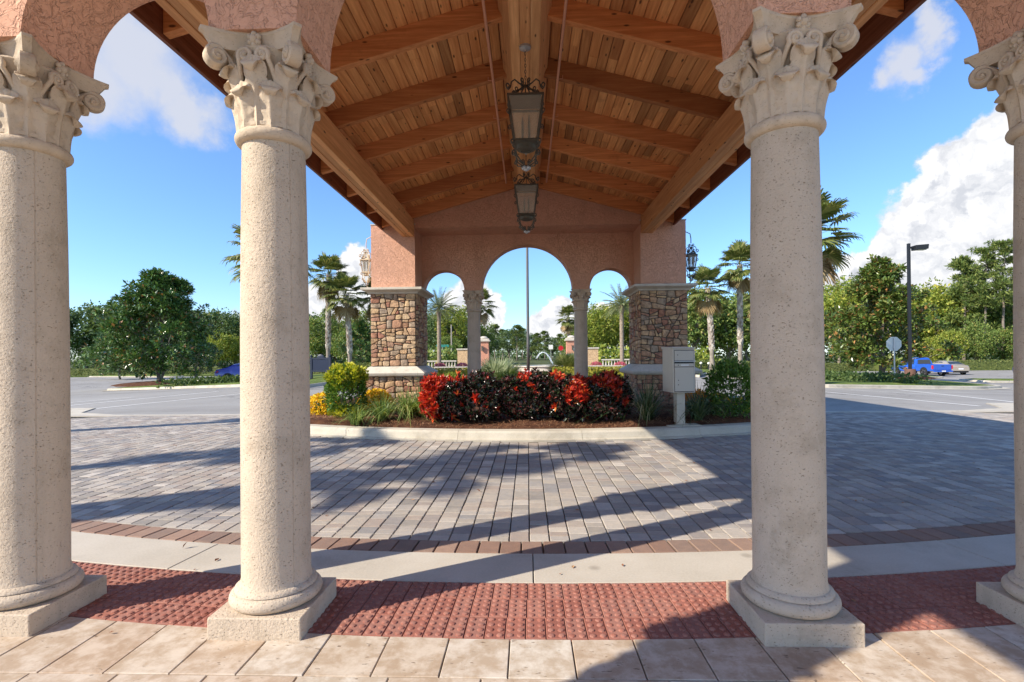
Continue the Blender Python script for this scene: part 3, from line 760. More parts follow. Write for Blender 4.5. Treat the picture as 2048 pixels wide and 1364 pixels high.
def seamed_shaft(prof, n=64, seam=-0.62):
    """turned shaft with a shallow vertical mould seam on opposite sides"""
    ang = [(2 * pi * k / n, 0.0) for k in range(n)]
    for s0 in (seam, seam + pi):
        ang = [(a, d) for a, d in ang if abs((a - s0 + pi) % (2 * pi) - pi) > 0.04]
        ang += [((s0 - 0.022) % (2 * pi), 0.0), ((s0 - 0.008) % (2 * pi), 0.0028), ((s0 + 0.008) % (2 * pi), 0.0028), ((s0 + 0.022) % (2 * pi), 0.0)]
    ang.sort(); k = len(ang); V = [((r - d) * cos(a), (r - d) * sin(a), z) for r, z in prof for a, d in ang]
    return MB().add(V, [(i * k + q, i * k + (q + 1) % k, (i + 1) * k + (q + 1) % k, (i + 1) * k + q) for i in range(len(prof) - 1) for q in range(k)])
SHAFT = seamed_shaft([(0.186, 0.205), (0.178, 0.222), (0.1725, 0.25), (0.1725, 0.6), (0.172, 1.1), (0.170, 1.6), (0.165, 2.1), (0.1575, 2.56), (0.157, 2.575)]).data('shaft', True, 30)
def torus_prof(r, z0, z1, n=10): 
    c = (z0 + z1) / 2; h = (z1 - z0) / 2; return [(r + h * cos(-pi / 2 + pi * k / n), c + h * sin(-pi / 2 + pi * k / n)) for k in range(n + 1)]
m = MB(); m.lathe([(0.13, 2.565)] + torus_prof(0.158, 2.572, 2.640) + [(0.170, 2.642), (0.171, 2.662), (0.130, 2.668)], 64); NECK = m.data('neck_ring', True, 60)
m = MB(); m.lathe([(0.18, 0.112)] + torus_prof(0.194, 0.112, 0.186) + [(0.205, 0.189), (0.203, 0.199), (0.194, 0.207), (0.187, 0.214), (0.17, 0.216)], 64); BASE = m.data('base_moulding', True, 60)
m = MB(); m.box(-0.236, 0.236, -0.236, 0.236, -0.02, 0.112); PLINTH = m.data('plinth')
def column(x, y, label, cat='column', group=None, rz=0.0, zs=0.983):
    t = thing('stone_column', label, cat, (x, y, 0), rz, group, (1, 1, zs))
    bevel(link('plinth', PLINTH, t, CAST), 0.006)
    link('base_moulding', BASE, t, CAST); link('shaft', SHAFT, t, CAST); link('neck_ring', NECK, t, CAPITAL)
    cap = link('capital', BELL, t, CAPITAL, loc=(0, 0, 2.65))
    for k in range(8):
        link('acanthus_leaf', LEAF_LO, cap, CAPITAL, rot=(0, 0, pi / 8 + k * pi / 4)); link('acanthus_leaf', LEAF_UP, cap, CAPITAL, rot=(0, 0, k * pi / 4))
    for k in range(4):
        link('volute', VOL, cap, CAPITAL, rot=(0, 0, pi / 4 + k * pi / 2)); link('helix', HEL, cap, CAPITAL, rot=(0, 0, k * pi / 2)); link('fleuron', FLEUR, cap, CAPITAL, rot=(0, 0, k * pi / 2))
    link('abacus', ABA, cap, CAPITAL)
    return t
GN = 'columns of the near arcade'
column(-1.372, 2.680, 'sunlit stone column second from the left, beside the golden shrub', group=GN)
column(1.358, 2.672, 'shaded stone column standing right of the mailbox', group=GN)
column(-2.772, 2.695, 'stone column cut off by the left edge of the photo', group=GN)
column(2.742, 2.665, 'stone column sliver at the right edge of the photo', group=GN)
column(-1.365, 12.70, 'far slim column left of the flagpole, behind the red hedge', group='columns of the far arcade')
column(1.345, 12.70, 'far slim column right of the flagpole, behind the red hedge', group='columns of the far arcade')
column(-2.86, 0.30, 'stone column beside the viewer, outside the photo on the left')

# ================================================================== ARCADES
RB = lambda x: 5.38 - 0.277 * abs(x)             # underside of the rafters
def wall_strips(arches, x0, x1, z0, top, y0, y1):
    """wall built of quads in columns so that arches stay open (no concave n-gons)"""
    xs = set([x0, x1])
    for c, r in arches:
        n = 44 if r > 0.8 else 30
        for k in range(n + 1): xs.add(round(c - r * cos(pi * k / n), 5))
    for e in (-2.66, -0.0, 2.66):
        if x0 < e < x1: xs.add(e)
    xs = sorted(xs); m = MB()
    def low(x, side):
        for c, r in arches:
            if c - r - 1e-6 <= x <= c + r + 1e-6:
                if abs(abs(x - c) - r) < 2e-5 and ((side > 0) != (x < c)): return z0
                return z0 + sqrt(max(r * r - (x - c) ** 2, 0))
        return z0
    for a, b in zip(xs, xs[1:]):
        la, lb = low(a, 1), low(b, -1); ta, tb = top(a + 1e-6), top(b - 1e-6)
        V = [(a, y0, la), (b, y0, lb), (b, y0, tb), (a, y0, ta), (a, y1, la), (b, y1, lb), (b, y1, tb), (a, y1, ta)]
        F = [(0, 1, 2, 3), (5, 4, 7, 6), (1, 0, 4, 5), (3, 2, 6, 7)]
        if a == xs[0]: F.append((0, 3, 7, 4))
        if b == xs[-1]: F.append((2, 1, 5, 6))
        m.add(V, F)
    return m
t = thing('near_arcade_wall', 'pink stucco arched wall carried by the four near columns', 'arcade', (0, 2.68, 0))
arN = [(-0.007, 1.14), (-2.085, 0.49), (2.07, 0.49)]
o = wall_strips(arN, -3.02, 3.0, 3.058, lambda x: 4.22 if abs(x) > 2.6601 else RB(x) + 0.22, -0.215, 0.215).build('arched_wall', STUCCO, t)
m = MB(); m.box(-0.22, 0.22, -0.22, 0.22, 3.058, 4.22); t = thing('wall_pier', 'pink stucco block above the column beside the viewer, outside the photo', 'pier', (-2.86, 0.30, 0)); m.build('stucco_block', STUCCO, t)
t = thing('far_arcade_wall', 'pink stucco gable wall with one wide arch between two small arches', 'arcade', (0, 12.7, 0))
arF = [(0.0, 1.14), (-2.10, 0.52), (2.08, 0.52)]
wall_strips(arF, -2.64, 2.64, 3.055, lambda x: 4.46, -0.2, 0.2).build('arched_wall', STUCCO, t)
m = MB(); m.add([(-2.66, -1.0, 4.45), (2.66, -1.0, 4.45), (2.66, -1.0, RB(2.66) + 0.2), (0, -1.0, RB(0) + 0.2), (-2.66, -1.0, RB(2.66) + 0.2), (-2.66, 0.2, 4.45), (2.66, 0.2, 4.45), (2.66, 0.2, RB(2.66) + 0.2), (0, 0.2, RB(0) + 0.2), (-2.66, 0.2, RB(2.66) + 0.2)],
            [(0, 1, 2, 3, 4), (9, 8, 7, 6, 5), (1, 0, 5, 6), (2, 1, 6, 7), (3, 2, 7, 8), (4, 3, 8, 9), (0, 4, 9, 5)])
m.build('gable', STUCCO, t)

# ---- piers: stone base and body, moulded ledges, stucco shaft above
def clip(poly, a, b, c):
    out = []
    for i in range(len(poly)):
        p, q = poly[i], poly[(i + 1) % len(poly)]; dp = a * p[0] + b * p[1] - c; dq = a * q[0] + b * q[1] - c
        if dp <= 0: out.append(p)
        if (dp < 0) != (dq < 0) and dp != dq: s = dp / (dp - dq); out.append((p[0] + (q[0] - p[0]) * s, p[1] + (q[1] - p[1]) * s))
    return out
def stone_polys(w, h, seed, size=0.2):
    """irregular ashlar: split the face again and again by slightly tilted cuts"""
    r = random.Random(seed); out = []; todo = [[(0, 0), (w, 0), (w, h), (0, h)]]
    while todo:
        pl = todo.pop(); xs = [p[0] for p in pl]; ys = [p[1] for p in pl]; bw_, bh = max(xs) - min(xs), max(ys) - min(ys)
        big = bw_ > size * r.uniform(1.0, 1.9) or bh > size * r.uniform(0.62, 1.25)
        if big and min(bw_, bh) > 0.045 and max(bw_, bh) > 0.11:
            vert = bw_ * 0.72 > bh; k = r.uniform(0.33, 0.67); ang = r.gauss(0, 0.10) if r.random() < 0.72 else r.uniform(-0.55, 0.55)
            c = (min(xs) + bw_ * k, min(ys) + bh * r.uniform(0.42, 0.58)) if vert else (min(xs) + bw_ * r.uniform(0.42, 0.58), min(ys) + bh * k)
            n = (cos(ang), sin(ang)) if vert else (sin(ang), cos(ang)); d = n[0] * c[0] + n[1] * c[1]
            a = clip(pl, n[0], n[1], d); b = clip(pl, -n[0], -n[1], -d)
            if len(a) > 2 and len(b) > 2: todo += [a, b]; continue
        cx = sum(p[0] for p in pl) / len(pl); cyy = sum(p[1] for p in pl) / len(pl); g = r.uniform(0.006, 0.011)
        # inset every edge by the joint width
        ins = pl; nn_ = len(pl)
        for k in range(nn_):
            p, q = pl[k], pl[(k + 1) % nn_]; ex, ey = q[0] - p[0], q[1] - p[1]; l = hypot(ex, ey)
            if l < 1e-6: continue
            nx, ny = ey / l, -ex / l
            if nx * (cx - p[0]) + ny * (cyy - p[1]) > 0: nx, ny = -nx, -ny
            ins = clip(ins, nx, ny, nx * p[0] + ny * p[1] - g)
            if len(ins) < 3: break
        if len(ins) < 3: continue
        ch = []
        for k in range(len(ins)):
            a, b = ins[k], ins[(k + 1) % len(ins)]
            if hypot(a[0] - b[0], a[1] - b[1]) < 0.012: ch.append(((a[0] + b[0]) / 2, (a[1] + b[1]) / 2)); continue
            f = r.uniform(0.06, 0.20); e = r.uniform(0.06, 0.20)
            ch += [(a[0] * (1 - f) + b[0] * f, a[1] * (1 - f) + b[1] * f), (a[0] * e + b[0] * (1 - e), a[1] * e + b[1] * (1 - e))]
        out.append((cx, cyy, ch))
    return out
def stones_on(parent, origin, du, w, h, seed, size=0.2):
    """irregular stones proud of a wall face; du = unit vector along the face, outward normal to its right"""
    du = Vector(du); nn = Vector((du.y, -du.x, 0)); r = random.Random(seed + 5)
    for cx, cyy, pl in stone_polys(w, h, seed, size):
        d = r.uniform(0.022, 0.042); n = len(pl)
        rings = [(1.0, 0.0), (1.0, d * 0.7), (0.95, d * 0.93), (0.62, d)]
        V = []
        for s, dep in rings:
            for k, (a, b) in enumerate(pl):
                jj = r.uniform(-0.004, 0.004) if dep > 0 else 0
                V.append(du * ((a - cx) * s) + Vector((0, 0, (b - cyy) * s)) + nn * (dep + jj))
        V.append(nn * (d * 1.02 + r.uniform(-0.004, 0.006))); c = len(V) - 1
        F = [(i * n + k, i * n + (k + 1) % n, (i + 1) * n + (k + 1) % n, (i + 1) * n + k) for i in range(3) for k in range(n)] + [(3 * n + k, 3 * n + (k + 1) % n, c) for k in range(n)]
        m = MB(); m.add([tuple(v) for v in V], F); me = m.data('stone', True, 55)
        p = Vector(origin) + du * cx + Vector((0, 0, cyy)); link('stone', me, parent, STONE, loc=p)
def pier(s, label):
    x0, x1 = 2.635, 3.70; yf, yb = 11.70, 12.92
    t = thing('pier', label, 'pier', (s * (x0 + x1) / 2, (yf + yb) / 2, 0.1)); ox, oy, oz = t.location
    def bx(name, mat, xa, xb, ya, yb_, za, zb, taper=None, tz=0):
        m = MB(); a, b = (s * xa, s * xb) if s > 0 else (s * xb, s * xa)
        m.box(a - ox, b - ox, ya - oy, yb_ - oy, za - oz, zb - oz); return m.build(name, mat, t)
    # mortar cores
    bx('base_core', MORTAR, 2.50, 3.83, 11.57, 13.05, 0.05, 0.955); bx('body_core', MORTAR, 2.63, 3.70, 11.70, 12.92, 1.10, 2.915)
    def loft(name, lv, mat):
        m = MB(); V = []
        for g, z in lv:
            a, b = (s * (2.60 - g), s * (3.735 + g)); a, b = min(a, b), max(a, b)
            V += [(a - ox, 11.665 - g - oy, z - oz), (b - ox, 11.665 - g - oy, z - oz), (b - ox, 12.955 + g - oy, z - oz), (a - ox, 12.955 + g - oy, z - oz)]
        n = 4; m.add(V, [(i * n + k, i * n + (k + 1) % n, (i + 1) * n + (k + 1) % n, (i + 1) * n + k) for i in range(len(lv) - 1) for k in range(n)] + [(3, 2, 1, 0), tuple((len(lv) - 1) * n + k for k in range(n))])
        bevel(m.build(name, mat, t), 0.006)
    loft('base_ledge', [(0.15, 0.945), (0.15, 0.962), (0.205, 0.968), (0.225, 1.03), (0.205, 1.045), (0.0, 1.175), (-0.03, 1.185)], TRIM)
    loft('cap_ledge', [(-0.04, 2.885), (0.02, 2.89), (0.04, 2.925), (0.125, 2.965), (0.15, 2.975), (0.15, 3.03), (-0.02, 3.042)], TRIM)
    up = bx('stucco_shaft', STUCCO, 2.64, 3.685, 11.70, 12.90, 3.035, 4.52)
    bx('flashing', TRIM, 2.62, 3.70, 11.69, 12.91, 4.522, 4.545)
    # stones on the front and on the side that faces the arches
    zx0 = s * 3.70 if s < 0 else s * 2.63
    stones_on(t, (min(s * 2.63, s * 3.70) - ox, 11.70 - oy, 1.185 - oz), (1, 0, 0), 1.07, 1.71, 11 if s < 0 else 37)
    stones_on(t, (min(s * 2.50, s * 3.83) - ox, 11.57 - oy, 0.10 - oz), (1, 0, 0), 1.33, 0.85, 13 if s < 0 else 43, 0.21)
    if s < 0:
        stones_on(t, (-2.63 - ox, 11.70 - oy, 1.185 - oz), (0, 1, 0), 1.22, 1.71, 17); stones_on(t, (-2.50 - ox, 11.57 - oy, 0.10 - oz), (0, 1, 0), 1.48, 0.85, 19, 0.21)
    else:
        stones_on(t, (2.63 - ox, 12.92 - oy, 1.185 - oz), (0, -1, 0), 1.22, 1.71, 23); stones_on(t, (2.50 - ox, 13.05 - oy, 0.10 - oz), (0, -1, 0), 1.48, 0.85, 29, 0.21)
    return t
pier(-1, 'sunlit stone and pink stucco pier left of the red hedge')
pier(1, 'shaded stone and pink stucco pier behind the mailbox')

# ================================================================== ROOF
roof = thing('pavilion_roof', 'open timber gable roof with plank ceiling over the drive', 'roof', (0, 0, 0))
Y0, Y1 = -1.05, 11.69; EA = 3.43
slope = math.atan(0.277); cs, sn = cos(slope), sin(slope)
DECK = lambda x: 5.63 - 0.277 * abs(x)
# ceiling planks along the ridge, butt-jointed at random
bw = 0.1335; nbd = int((EA - 0.22) / (bw * cs)) + 1
for s in (-1, 1):
    for k in range(nbd):
        d0 = 0.20 / cs + k * bw + 0.004; d1 = 0.20 / cs + (k + 1) * bw - 0.004
        xa, xb = d0 * cs, min(d1 * cs, EA - 0.03)
        if xb - xa < 0.03: continue
        r_ = random.Random(k * 7 + (s > 0) * 500); y = Y0
        while y < 12.9:
            l = r_.choice((1.2, 2.4, 2.4, 3.6, 4.8)) if y > Y0 else r_.uniform(2.5, 5.5)
            ye = min(y + l, 12.9)
            if 12.9 - ye < 0.6: ye = 12.9
            m = MB(); e = 0.006; xm = (xa + xb) / 2; ym = (y + ye) / 2; dz = r_.uniform(-0.002, 0.002)
            A, B = xa - xm, xb - xm; hy = (ye - y) / 2 - 0.0015
            za, zb = DECK(xa) - DECK(xm), DECK(xb) - DECK(xm)
            ea, eb = e * cs, e * cs
            V = []
            for yy in (-hy, hy):
                V += [(A, yy, za + 0.006), (A + ea, yy, za - 0.277 * ea), (B - eb, yy, zb + 0.277 * eb), (B, yy, zb + 0.006), (B, yy, zb + 0.024), (A, yy, za + 0.024)]
            if s < 0: V = [(-x, yy, z) for x, yy, z in V]
            F = [(i, (i + 1) % 6, 6 + (i + 1) % 6, 6 + i) for i in range(6)] + [(0, 1, 2, 3, 4, 5), (11, 10, 9, 8, 7, 6)]
            m.add(V, F); me = m.data('ceiling_plank'); fix_normals(me)
            link('ceiling_plank', me, roof, WOODB, loc=(s * xm, ym, DECK(xm) + dz)); y = ye
# rafters
for y in [11.60, 10.50, 9.34, 8.16, 6.97, 5.78, 4.60, 3.42, 2.2, 1.0, -0.2]:
    for s in (-1, 1):
        xa, xb = 0.26, EA - 0.045; hw = 0.045
        m = MB(); V = []
        for x in (xa, xb):
            for yy in (-hw, hw): V += [(s * x, yy, RB(x) - RB(1.5)), (s * x, yy, DECK(x) + 0.003 - RB(1.5))]
        m.add(V, [(0, 1, 3, 2), (4, 6, 7, 5), (0, 4, 5, 1), (2, 3, 7, 6), (0, 2, 6, 4), (1, 5, 7, 3)])
        me = m.data('rafter'); fix_normals(me); bevel(link('rafter', me, roof, WOODX, loc=(0, y, RB(1.5))), 0.006)
# edge beams: three plies side by side
for s in (-1, 1):
    for k, (a, b) in enumerate(((2.655, 2.742), (2.745, 2.832), (2.835, 2.922))):
        m = MB(); m.box(min(s * a, s * b), max(s * a, s * b), Y0, 11.695, 4.23 + (0.006 if k == 1 else 0), 4.64); bevel(m.build('edge_beam_ply', WOODM, roof), 0.006)
    m = MB(); m.box(min(s * (EA - 0.04), s * EA), max(s * (EA - 0.04), s * EA), Y0, 12.3, 4.405, 4.70); m.build('fascia_board', WOODF, roof)
    m = MB(); m.box(min(s * (EA + 0.002), s * (EA + 0.03)), max(s * (EA + 0.002), s * (EA + 0.03)), Y0 - 0.05, 12.35, 4.62, 4.76); m.build('drip_edge', ROOFT, roof)
# ridge box: three boards below, sloping cheeks up to the rafters
for a, b in ((-0.178, -0.062), (-0.058, 0.058), (0.062, 0.178)):
    m = MB(); m.box(a, b, Y0, 11.69, 5.14, 5.17); bevel(m.build('ridge_board', WOODM, roof), 0.004)
for s in (-1, 1):
    m = MB(); V = []
    for y in (Y0, 11.69): V += [(s * 0.181, y, 5.142), (s * 0.305, y, 5.40), (s * 0.285, y, 5.43), (s * 0.16, y, 5.17)]
    m.add(V, [(0, 1, 5, 4), (1, 2, 6, 5), (2, 3, 7, 6), (3, 0, 4, 7), (0, 3, 2, 1), (4, 5, 6, 7)]); me = m.data('ridge_cheek'); fix_normals(me); link('ridge_cheek', me, roof, WOODM)
m = MB(); m.box(-0.15, 0.15, Y0, 11.68, 5.175, 5.58); m.build('ridge_core', WOODM, roof)
# tiled covering
m = MB()
for s in (-1, 1):
    V = []
    for y in (Y0 - 0.1, 13.1):
        for x in (0.0, EA + 0.06): V += [(s * x, y, DECK(x) + 0.032), (s * x, y, DECK(x) + 0.14)]
    m.add(V, [(0, 2, 3, 1), (4, 5, 7, 6), (0, 4, 6, 2), (1, 3, 7, 5), (2, 6, 7, 3), (0, 1, 5, 4)])
o = m.build('tile_covering', ROOFT, roof); fix_normals(o.data)
# painted sprinkler pipes under the rafters
for s, lab in ((-1, 'red painted sprinkler pipe left of the ridge beam'), (1, 'red painted sprinkler pipe right of the ridge beam')):
    x = s * 0.445 + 0.0
    m = MB(); m.tube([(x, Y0, 5.205), (x, 10.95, 5.205), (x, 10.99, 5.215), (x, 11.0, 5.25), (x, 11.0, 5.5)], 0.017, 10)
    t = thing('sprinkler_pipe', lab, 'pipe', (0, 0, 0), group='sprinkler pipes along the ridge'); m.build('pipe', CONDUIT, t, True, 60)
    for yy in (6.9, 8.0, 3.5):
        h = MB(); h.lathe([(0.021, -0.012), (0.021, 0.012)], 10); o = h.build('hanger_clip', CONDUIT, t, loc=(x, yy, 5.205), rot=(pi / 2, 0, 0))
        h = MB(); h.tube([(x - s * 0.0, yy, 5.22), (x + s * 0.07, yy, 5.225), (x + s * 0.07, yy, 5.27)], 0.005, 6); h.build('hanger_clip', CONDUIT, t)

# ================================================================== LANTERNS
def lantern_parts(t, W=0.205, w=0.132, H=0.50, iron=None, glass=None, hang=None, big=True):
    """tapered four-sided lantern; z = 0 at the bottom of the glass body"""
    iron = iron or IRON; glass = glass or LGLASS
    m = MB()
    for sx in (-1, 1):
        for sy in (-1, 1): m.tube([(sx * w, sy * w, 0), (sx * W, sy * W, H)], 0.012, 6)
    for hw, z in ((w, 0), (W, H)):
        for sx in (-1, 1):
            m.box(sx * hw - 0.011, sx * hw + 0.011, -hw - 0.011, hw + 0.011, z - 0.014, z + 0.014); m.box(-hw + 0.012, hw - 0.012, sx * hw - 0.011, sx * hw + 0.011, z - 0.013, z + 0.013)
    m.build('cage', iron, t)
    for sx, sy in ((0, -1), (0, 1), (-1, 0), (1, 0)):
        m = MB(); a = w - 0.012; b = W - 0.012
        if sx == 0: V = [(-a, sy * w, 0.013), (a, sy * w, 0.013), (b, sy * W, H - 0.013), (-b, sy * W, H - 0.013)]
        else: V = [(sx * w, -a, 0.013), (sx * w, a, 0.013), (sx * W, b, H - 0.013), (sx * W, -b, H - 0.013)]
        V2 = [(v[0] * 0.985, v[1] * 0.985, v[2]) for v in V]
        m.add(V + V2, [(0, 1, 2, 3), (7, 6, 5, 4), (0, 4, 5, 1), (1, 5, 6, 2), (2, 6, 7, 3), (3, 7, 4, 0)]); m.build('pane', glass, t)
    m = MB(); m.lathe([(W * 1.28, H + 0.014), (W * 0.9, H + 0.03), (W * 0.3, H + 0.07), (0.02, H + 0.085)], 4)
    o = m.build('top_plate', iron, t, rot=(0, 0, pi / 4))
    m = MB(); m.lathe([(w * 1.28, -0.014), (w * 0.9, -0.028), (w * 0.85, -0.07), (w * 0.5, -0.085), (w * 0.45, -0.07)], 16)
    m.build('bottom_pan', iron, t, rot=(0, 0, pi / 4))
    for k in range(4):
        a = k * pi / 2 + pi / 4; cx, cy_ = 0.055 * cos(a), 0.055 * sin(a)
        m = MB(); m.lathe([(0.014, 0.09), (0.014, 0.24 + 0.03 * (k % 2)), (0.008, 0.27 + 0.03 * (k % 2)), (0.003, 0.31 + 0.03 * (k % 2))], 8, (cx, cy_, 0)); m.tube([(0, 0, 0.02), (cx * 0.6, cy_ * 0.6, 0.03), (cx, cy_, 0.09)], 0.006, 6)
        m.build('candle', IRON, t, True)
    m = MB(); u = Vector((1, 0, 0)); R_ = W * 1.414; Z = Vector((0, 0, 1))
    pts = spiral(u * (R_ * 0.98) + Z * (H + 0.10), 0.04, 1.1, 12, u, Z, -pi / 2, 0.3)[::-1]          # bow from the corner in to the stem
    pts += [u * (R_ * q) + Z * (H + zz) for q, zz in ((0.86, 0.10), (0.80, 0.17), (0.62, 0.215), (0.40, 0.20), (0.2, 0.19), (0.05, 0.21))]; m.tube(pts, 0.0085, 6)
    m.tube([u * (R_ * q) + Z * (H + zz) for q, zz in ((0.92, 0.01), (0.62, 0.05), (0.34, 0.13), (0.06, 0.2))], 0.0075, 6)
    for q, zz, r, a0 in ((0.50, H + 0.115, 0.036, pi), (0.70, H + 0.05, 0.030, pi / 2), (0.05 / R_, H + 0.255, 0.032, -pi / 2)):
        m.tube(spiral(u * (R_ * q) + Z * zz, r, 1.3, 16, u, Z, a0, 0.25), 0.007, 6)
    me = m.data('crown_scroll', True)
    for k in range(4): link('crown_scroll', me, t, iron, rot=(0, 0, k * pi / 2 + pi / 4))
    sm_ = MB(); sm_.tube(spiral(u * (R_ * 0.98) + Z * (H * 0.62), 0.036, 1.3, 16, u, Z, pi, 0.25), 0.007, 6); ms = sm_.data('side_scroll', True)
    for k in range(4): link('side_scroll', ms, t, iron, rot=(0, 0, k * pi / 2 + pi / 4))
    m = MB(); m.tube([(0, 0, H + 0.07), (0, 0, H + 0.25)], 0.007, 6); m.build('stem', iron, t, True)
    m = MB(); R_ = w * 1.414
    pts = spiral(u * (R_ * 1.15) + Z * -0.03, 0.036, 1.2, 14, u, Z, -pi / 2, 0.25)[::-1]
    pts += [u * (R_ * q) + Z * zz for q, zz in ((0.90, -0.06), (0.92, -0.12), (0.80, -0.18), (0.42, -0.235), (0.08, -0.28))]; m.tube(pts, 0.0085, 6)
    pts = spiral(u * (R_ * 0.98) + Z * -0.17, 0.030, 1.2, 14, u, Z, pi / 2, 0.25)[::-1] + [u * (R_ * q) + Z * zz for q, zz in ((0.80, -0.225), (0.4, -0.25), (0.05, -0.262))]
    m.tube(pts, 0.007, 6); m.tube(spiral(u * 0.045 + Z * -0.225, 0.028, 1.2, 12, u, Z, 0, 0.25), 0.006, 6); me = m.data('bottom_scroll', True)
    for k in range(4): link('bottom_scroll', me, t, iron, rot=(0, 0, k * pi / 2 + pi / 4))
    m = MB(); m.sphere((0, 0, -0.30), 0.028, 0.028, 0.03, 10, 8)
    for k in range(6):
        a = k * pi / 3; m.sphere((0.038 * cos(a), 0.038 * sin(a), -0.29), 0.018, 0.018, 0.022, 8, 6)
    m.build('finial', STEEL, t, True)
for y, lab in ((6.03, 'nearer, larger wrought iron lantern hanging from the ridge beam'), (9.12, 'farther wrought iron lantern hanging low before the gable')):
    t = thing('hanging_lantern', lab, 'lantern', (0, y, 3.96), rz=0.0, group='lanterns hanging from the ridge'); lantern_parts(t)
    m = MB(); z0 = 0.50 + 0.25; z1 = 5.14 - 3.96 - 0.03; n = int((z1 - z0) / 0.034)
    for k in range(n):
        c = Vector((0, 0, z0 + (k + 0.5) * (z1 - z0) / n)); u = Vector((1, 0, 0)) if k % 2 else Vector((0, 1, 0)); Z = Vector((0, 0, 1))
        m.tube([c + u * 0.010 * cos(a) + Z * 0.022 * sin(a) for a in [2 * pi * q / 10 for q in range(11)]], 0.0032, 5, False)
    m.build('chain', IRON, t); m = MB(); m.lathe([(0.012, z1 - 0.03), (0.02, z1 - 0.01), (0.068, z1 + 0.008), (0.072, z1 + 0.032)], 24); m.build('ceiling_rose', STEEL, t, True, 40)
for s, lab in ((-1, 'cream wall lantern on the outer side of the sunlit pier'), (1, 'dark wall lantern on the outer side of the shaded pier')):
    t = thing('wall_lantern', lab, 'lantern', (s * 3.98, 12.25, 3.50), group='lanterns on the pier sides')
    ir = plain('lantern_cream', (0.55, 0.45, 0.30), 0.5) if s < 0 else IRON
    lantern_parts(t, 0.112, 0.074, 0.30, ir)
    m = MB()
    pts = [Vector((-s * 0.29, 0, 0.74)), Vector((-s * 0.24, 0, 0.84)), Vector((-s * 0.12, 0, 0.88)), Vector((-s * 0.02, 0, 0.83)), Vector((0, 0, 0.72)), Vector((0, 0, 0.60))]
    m.tube(pts, 0.011, 8); m.tube([Vector((-s * 0.29, 0, -0.52)), Vector((-s * 0.12, 0, -0.46)), Vector((0, 0, -0.32))], 0.011, 8)
    m.box(-s * 0.29 - 0.012, -s * 0.29 + 0.012, -0.06, 0.06, -0.62, 0.92); m.build('bracket', ir, t, True, 50)

# ================================================================== PLANTS
nr = np.random.default_rng(11)
def unit(a): return a / np.maximum(np.linalg.norm(a, axis=-1, keepdims=True), 1e-9)
def leaves_np(P, D, N, L, W, fold=0.12, mid=0.45):
    """kite leaves folded along the midrib: base, left, tip, right"""
    D = unit(D); S = unit(np.cross(D, N)); N2 = np.cross(S, D); L = np.asarray(L).reshape(-1, 1) * np.ones((len(P), 1)); W = np.asarray(W).reshape(-1, 1) * np.ones((len(P), 1))
    a = P; b = P + D * L * mid + S * W / 2 + N2 * W * fold; c = P + D * L - N2 * L * 0.06; d = P + D * L * mid - S * W / 2 + N2 * W * fold
    V = np.stack([a, b, c, d], 1).reshape(-1, 3); k = np.arange(len(P))[:, None] * 4
    F = np.concatenate([k + np.array([0, 1, 2]), k + np.array([0, 2, 3])], 1).reshape(-1, 3); return V, F
def mesh_leaves(name, *a, **k):
    V, F = leaves_np(*a, **k); return fast_mesh(name, V, F)
def rand_dir(n): return unit(nr.normal(size=(n, 3)))

OAKL = mat_leaf('oak_leaves', [(0, (0.070, 0.121, 0.029)), (0.35, (0.131, 0.201, 0.048)), (0.7, (0.212, 0.292, 0.072)), (0.93, (0.322, 0.362, 0.101)), (1, (0.402, 0.302, 0.101))], 0.55, 0.3, 0.25)
LIMEL = mat_leaf('lime_leaves', [(0, (0.105, 0.164, 0.026)), (0.4, (0.208, 0.275, 0.045)), (0.75, (0.342, 0.386, 0.067)), (1, (0.475, 0.431, 0.089))], 0.55, 0.3, 0.3)
GREYL = mat_leaf('blue_green_leaves', [(0, (0.056, 0.102, 0.041)), (0.5, (0.112, 0.178, 0.075)), (1, (0.206, 0.281, 0.112))], 0.6, 0.25, 0.22)
PINEL = mat_leaf('pine_needles', [(0, (0.051, 0.093, 0.024)), (0.5, (0.119, 0.178, 0.044)), (1, (0.255, 0.289, 0.076))], 0.6, 0.25, 0.2)
MAGL = mat_leaf('magnolia_leaves', [(0, (0.032, 0.082, 0.020)), (0.3, (0.061, 0.139, 0.032)), (0.58, (0.112, 0.214, 0.049)), (0.94, (0.204, 0.306, 0.082)), (0.96, (0.347, 0.154, 0.052)), (1, (0.530, 0.245, 0.091))], 0.28, 0.6, 0.08)
MAGR = mat_leaf('rusty_magnolia_leaves', [(0, (0.031, 0.065, 0.015)), (0.3, (0.075, 0.131, 0.025)), (0.55, (0.138, 0.194, 0.044)), (0.88, (0.213, 0.237, 0.062)), (0.92, (0.300, 0.138, 0.044)), (1, (0.425, 0.213, 0.075))], 0.3, 0.55, 0.1)  # more olive, with more rusty leaves than the other magnolia mix
FANL = mat_leaf('fan_palm_leaf', [(0, (0.065, 0.095, 0.022)), (0.4, (0.13, 0.165, 0.042)), (0.8, (0.23, 0.25, 0.075)), (1, (0.36, 0.32, 0.13))], 0.42, 0.4, 0.2)
DATEL = mat_leaf('date_palm_leaf', [(0, (0.088, 0.115, 0.047)), (0.5, (0.176, 0.209, 0.088)), (1, (0.324, 0.338, 0.162))], 0.5, 0.4, 0.15)
DEADL = mat_leaf('dry_palm_leaf', [(0, (0.20, 0.13, 0.06)), (1, (0.38, 0.29, 0.15))], 0.8, 0.2, 0.1)
PALMT = mat_ground('palm_trunk', [(0.3, (0.15, 0.12, 0.10)), (0.5, (0.27, 0.23, 0.19)), (0.7, (0.40, 0.35, 0.30))], 5, 0.95, 30, 0.8, 0.02)
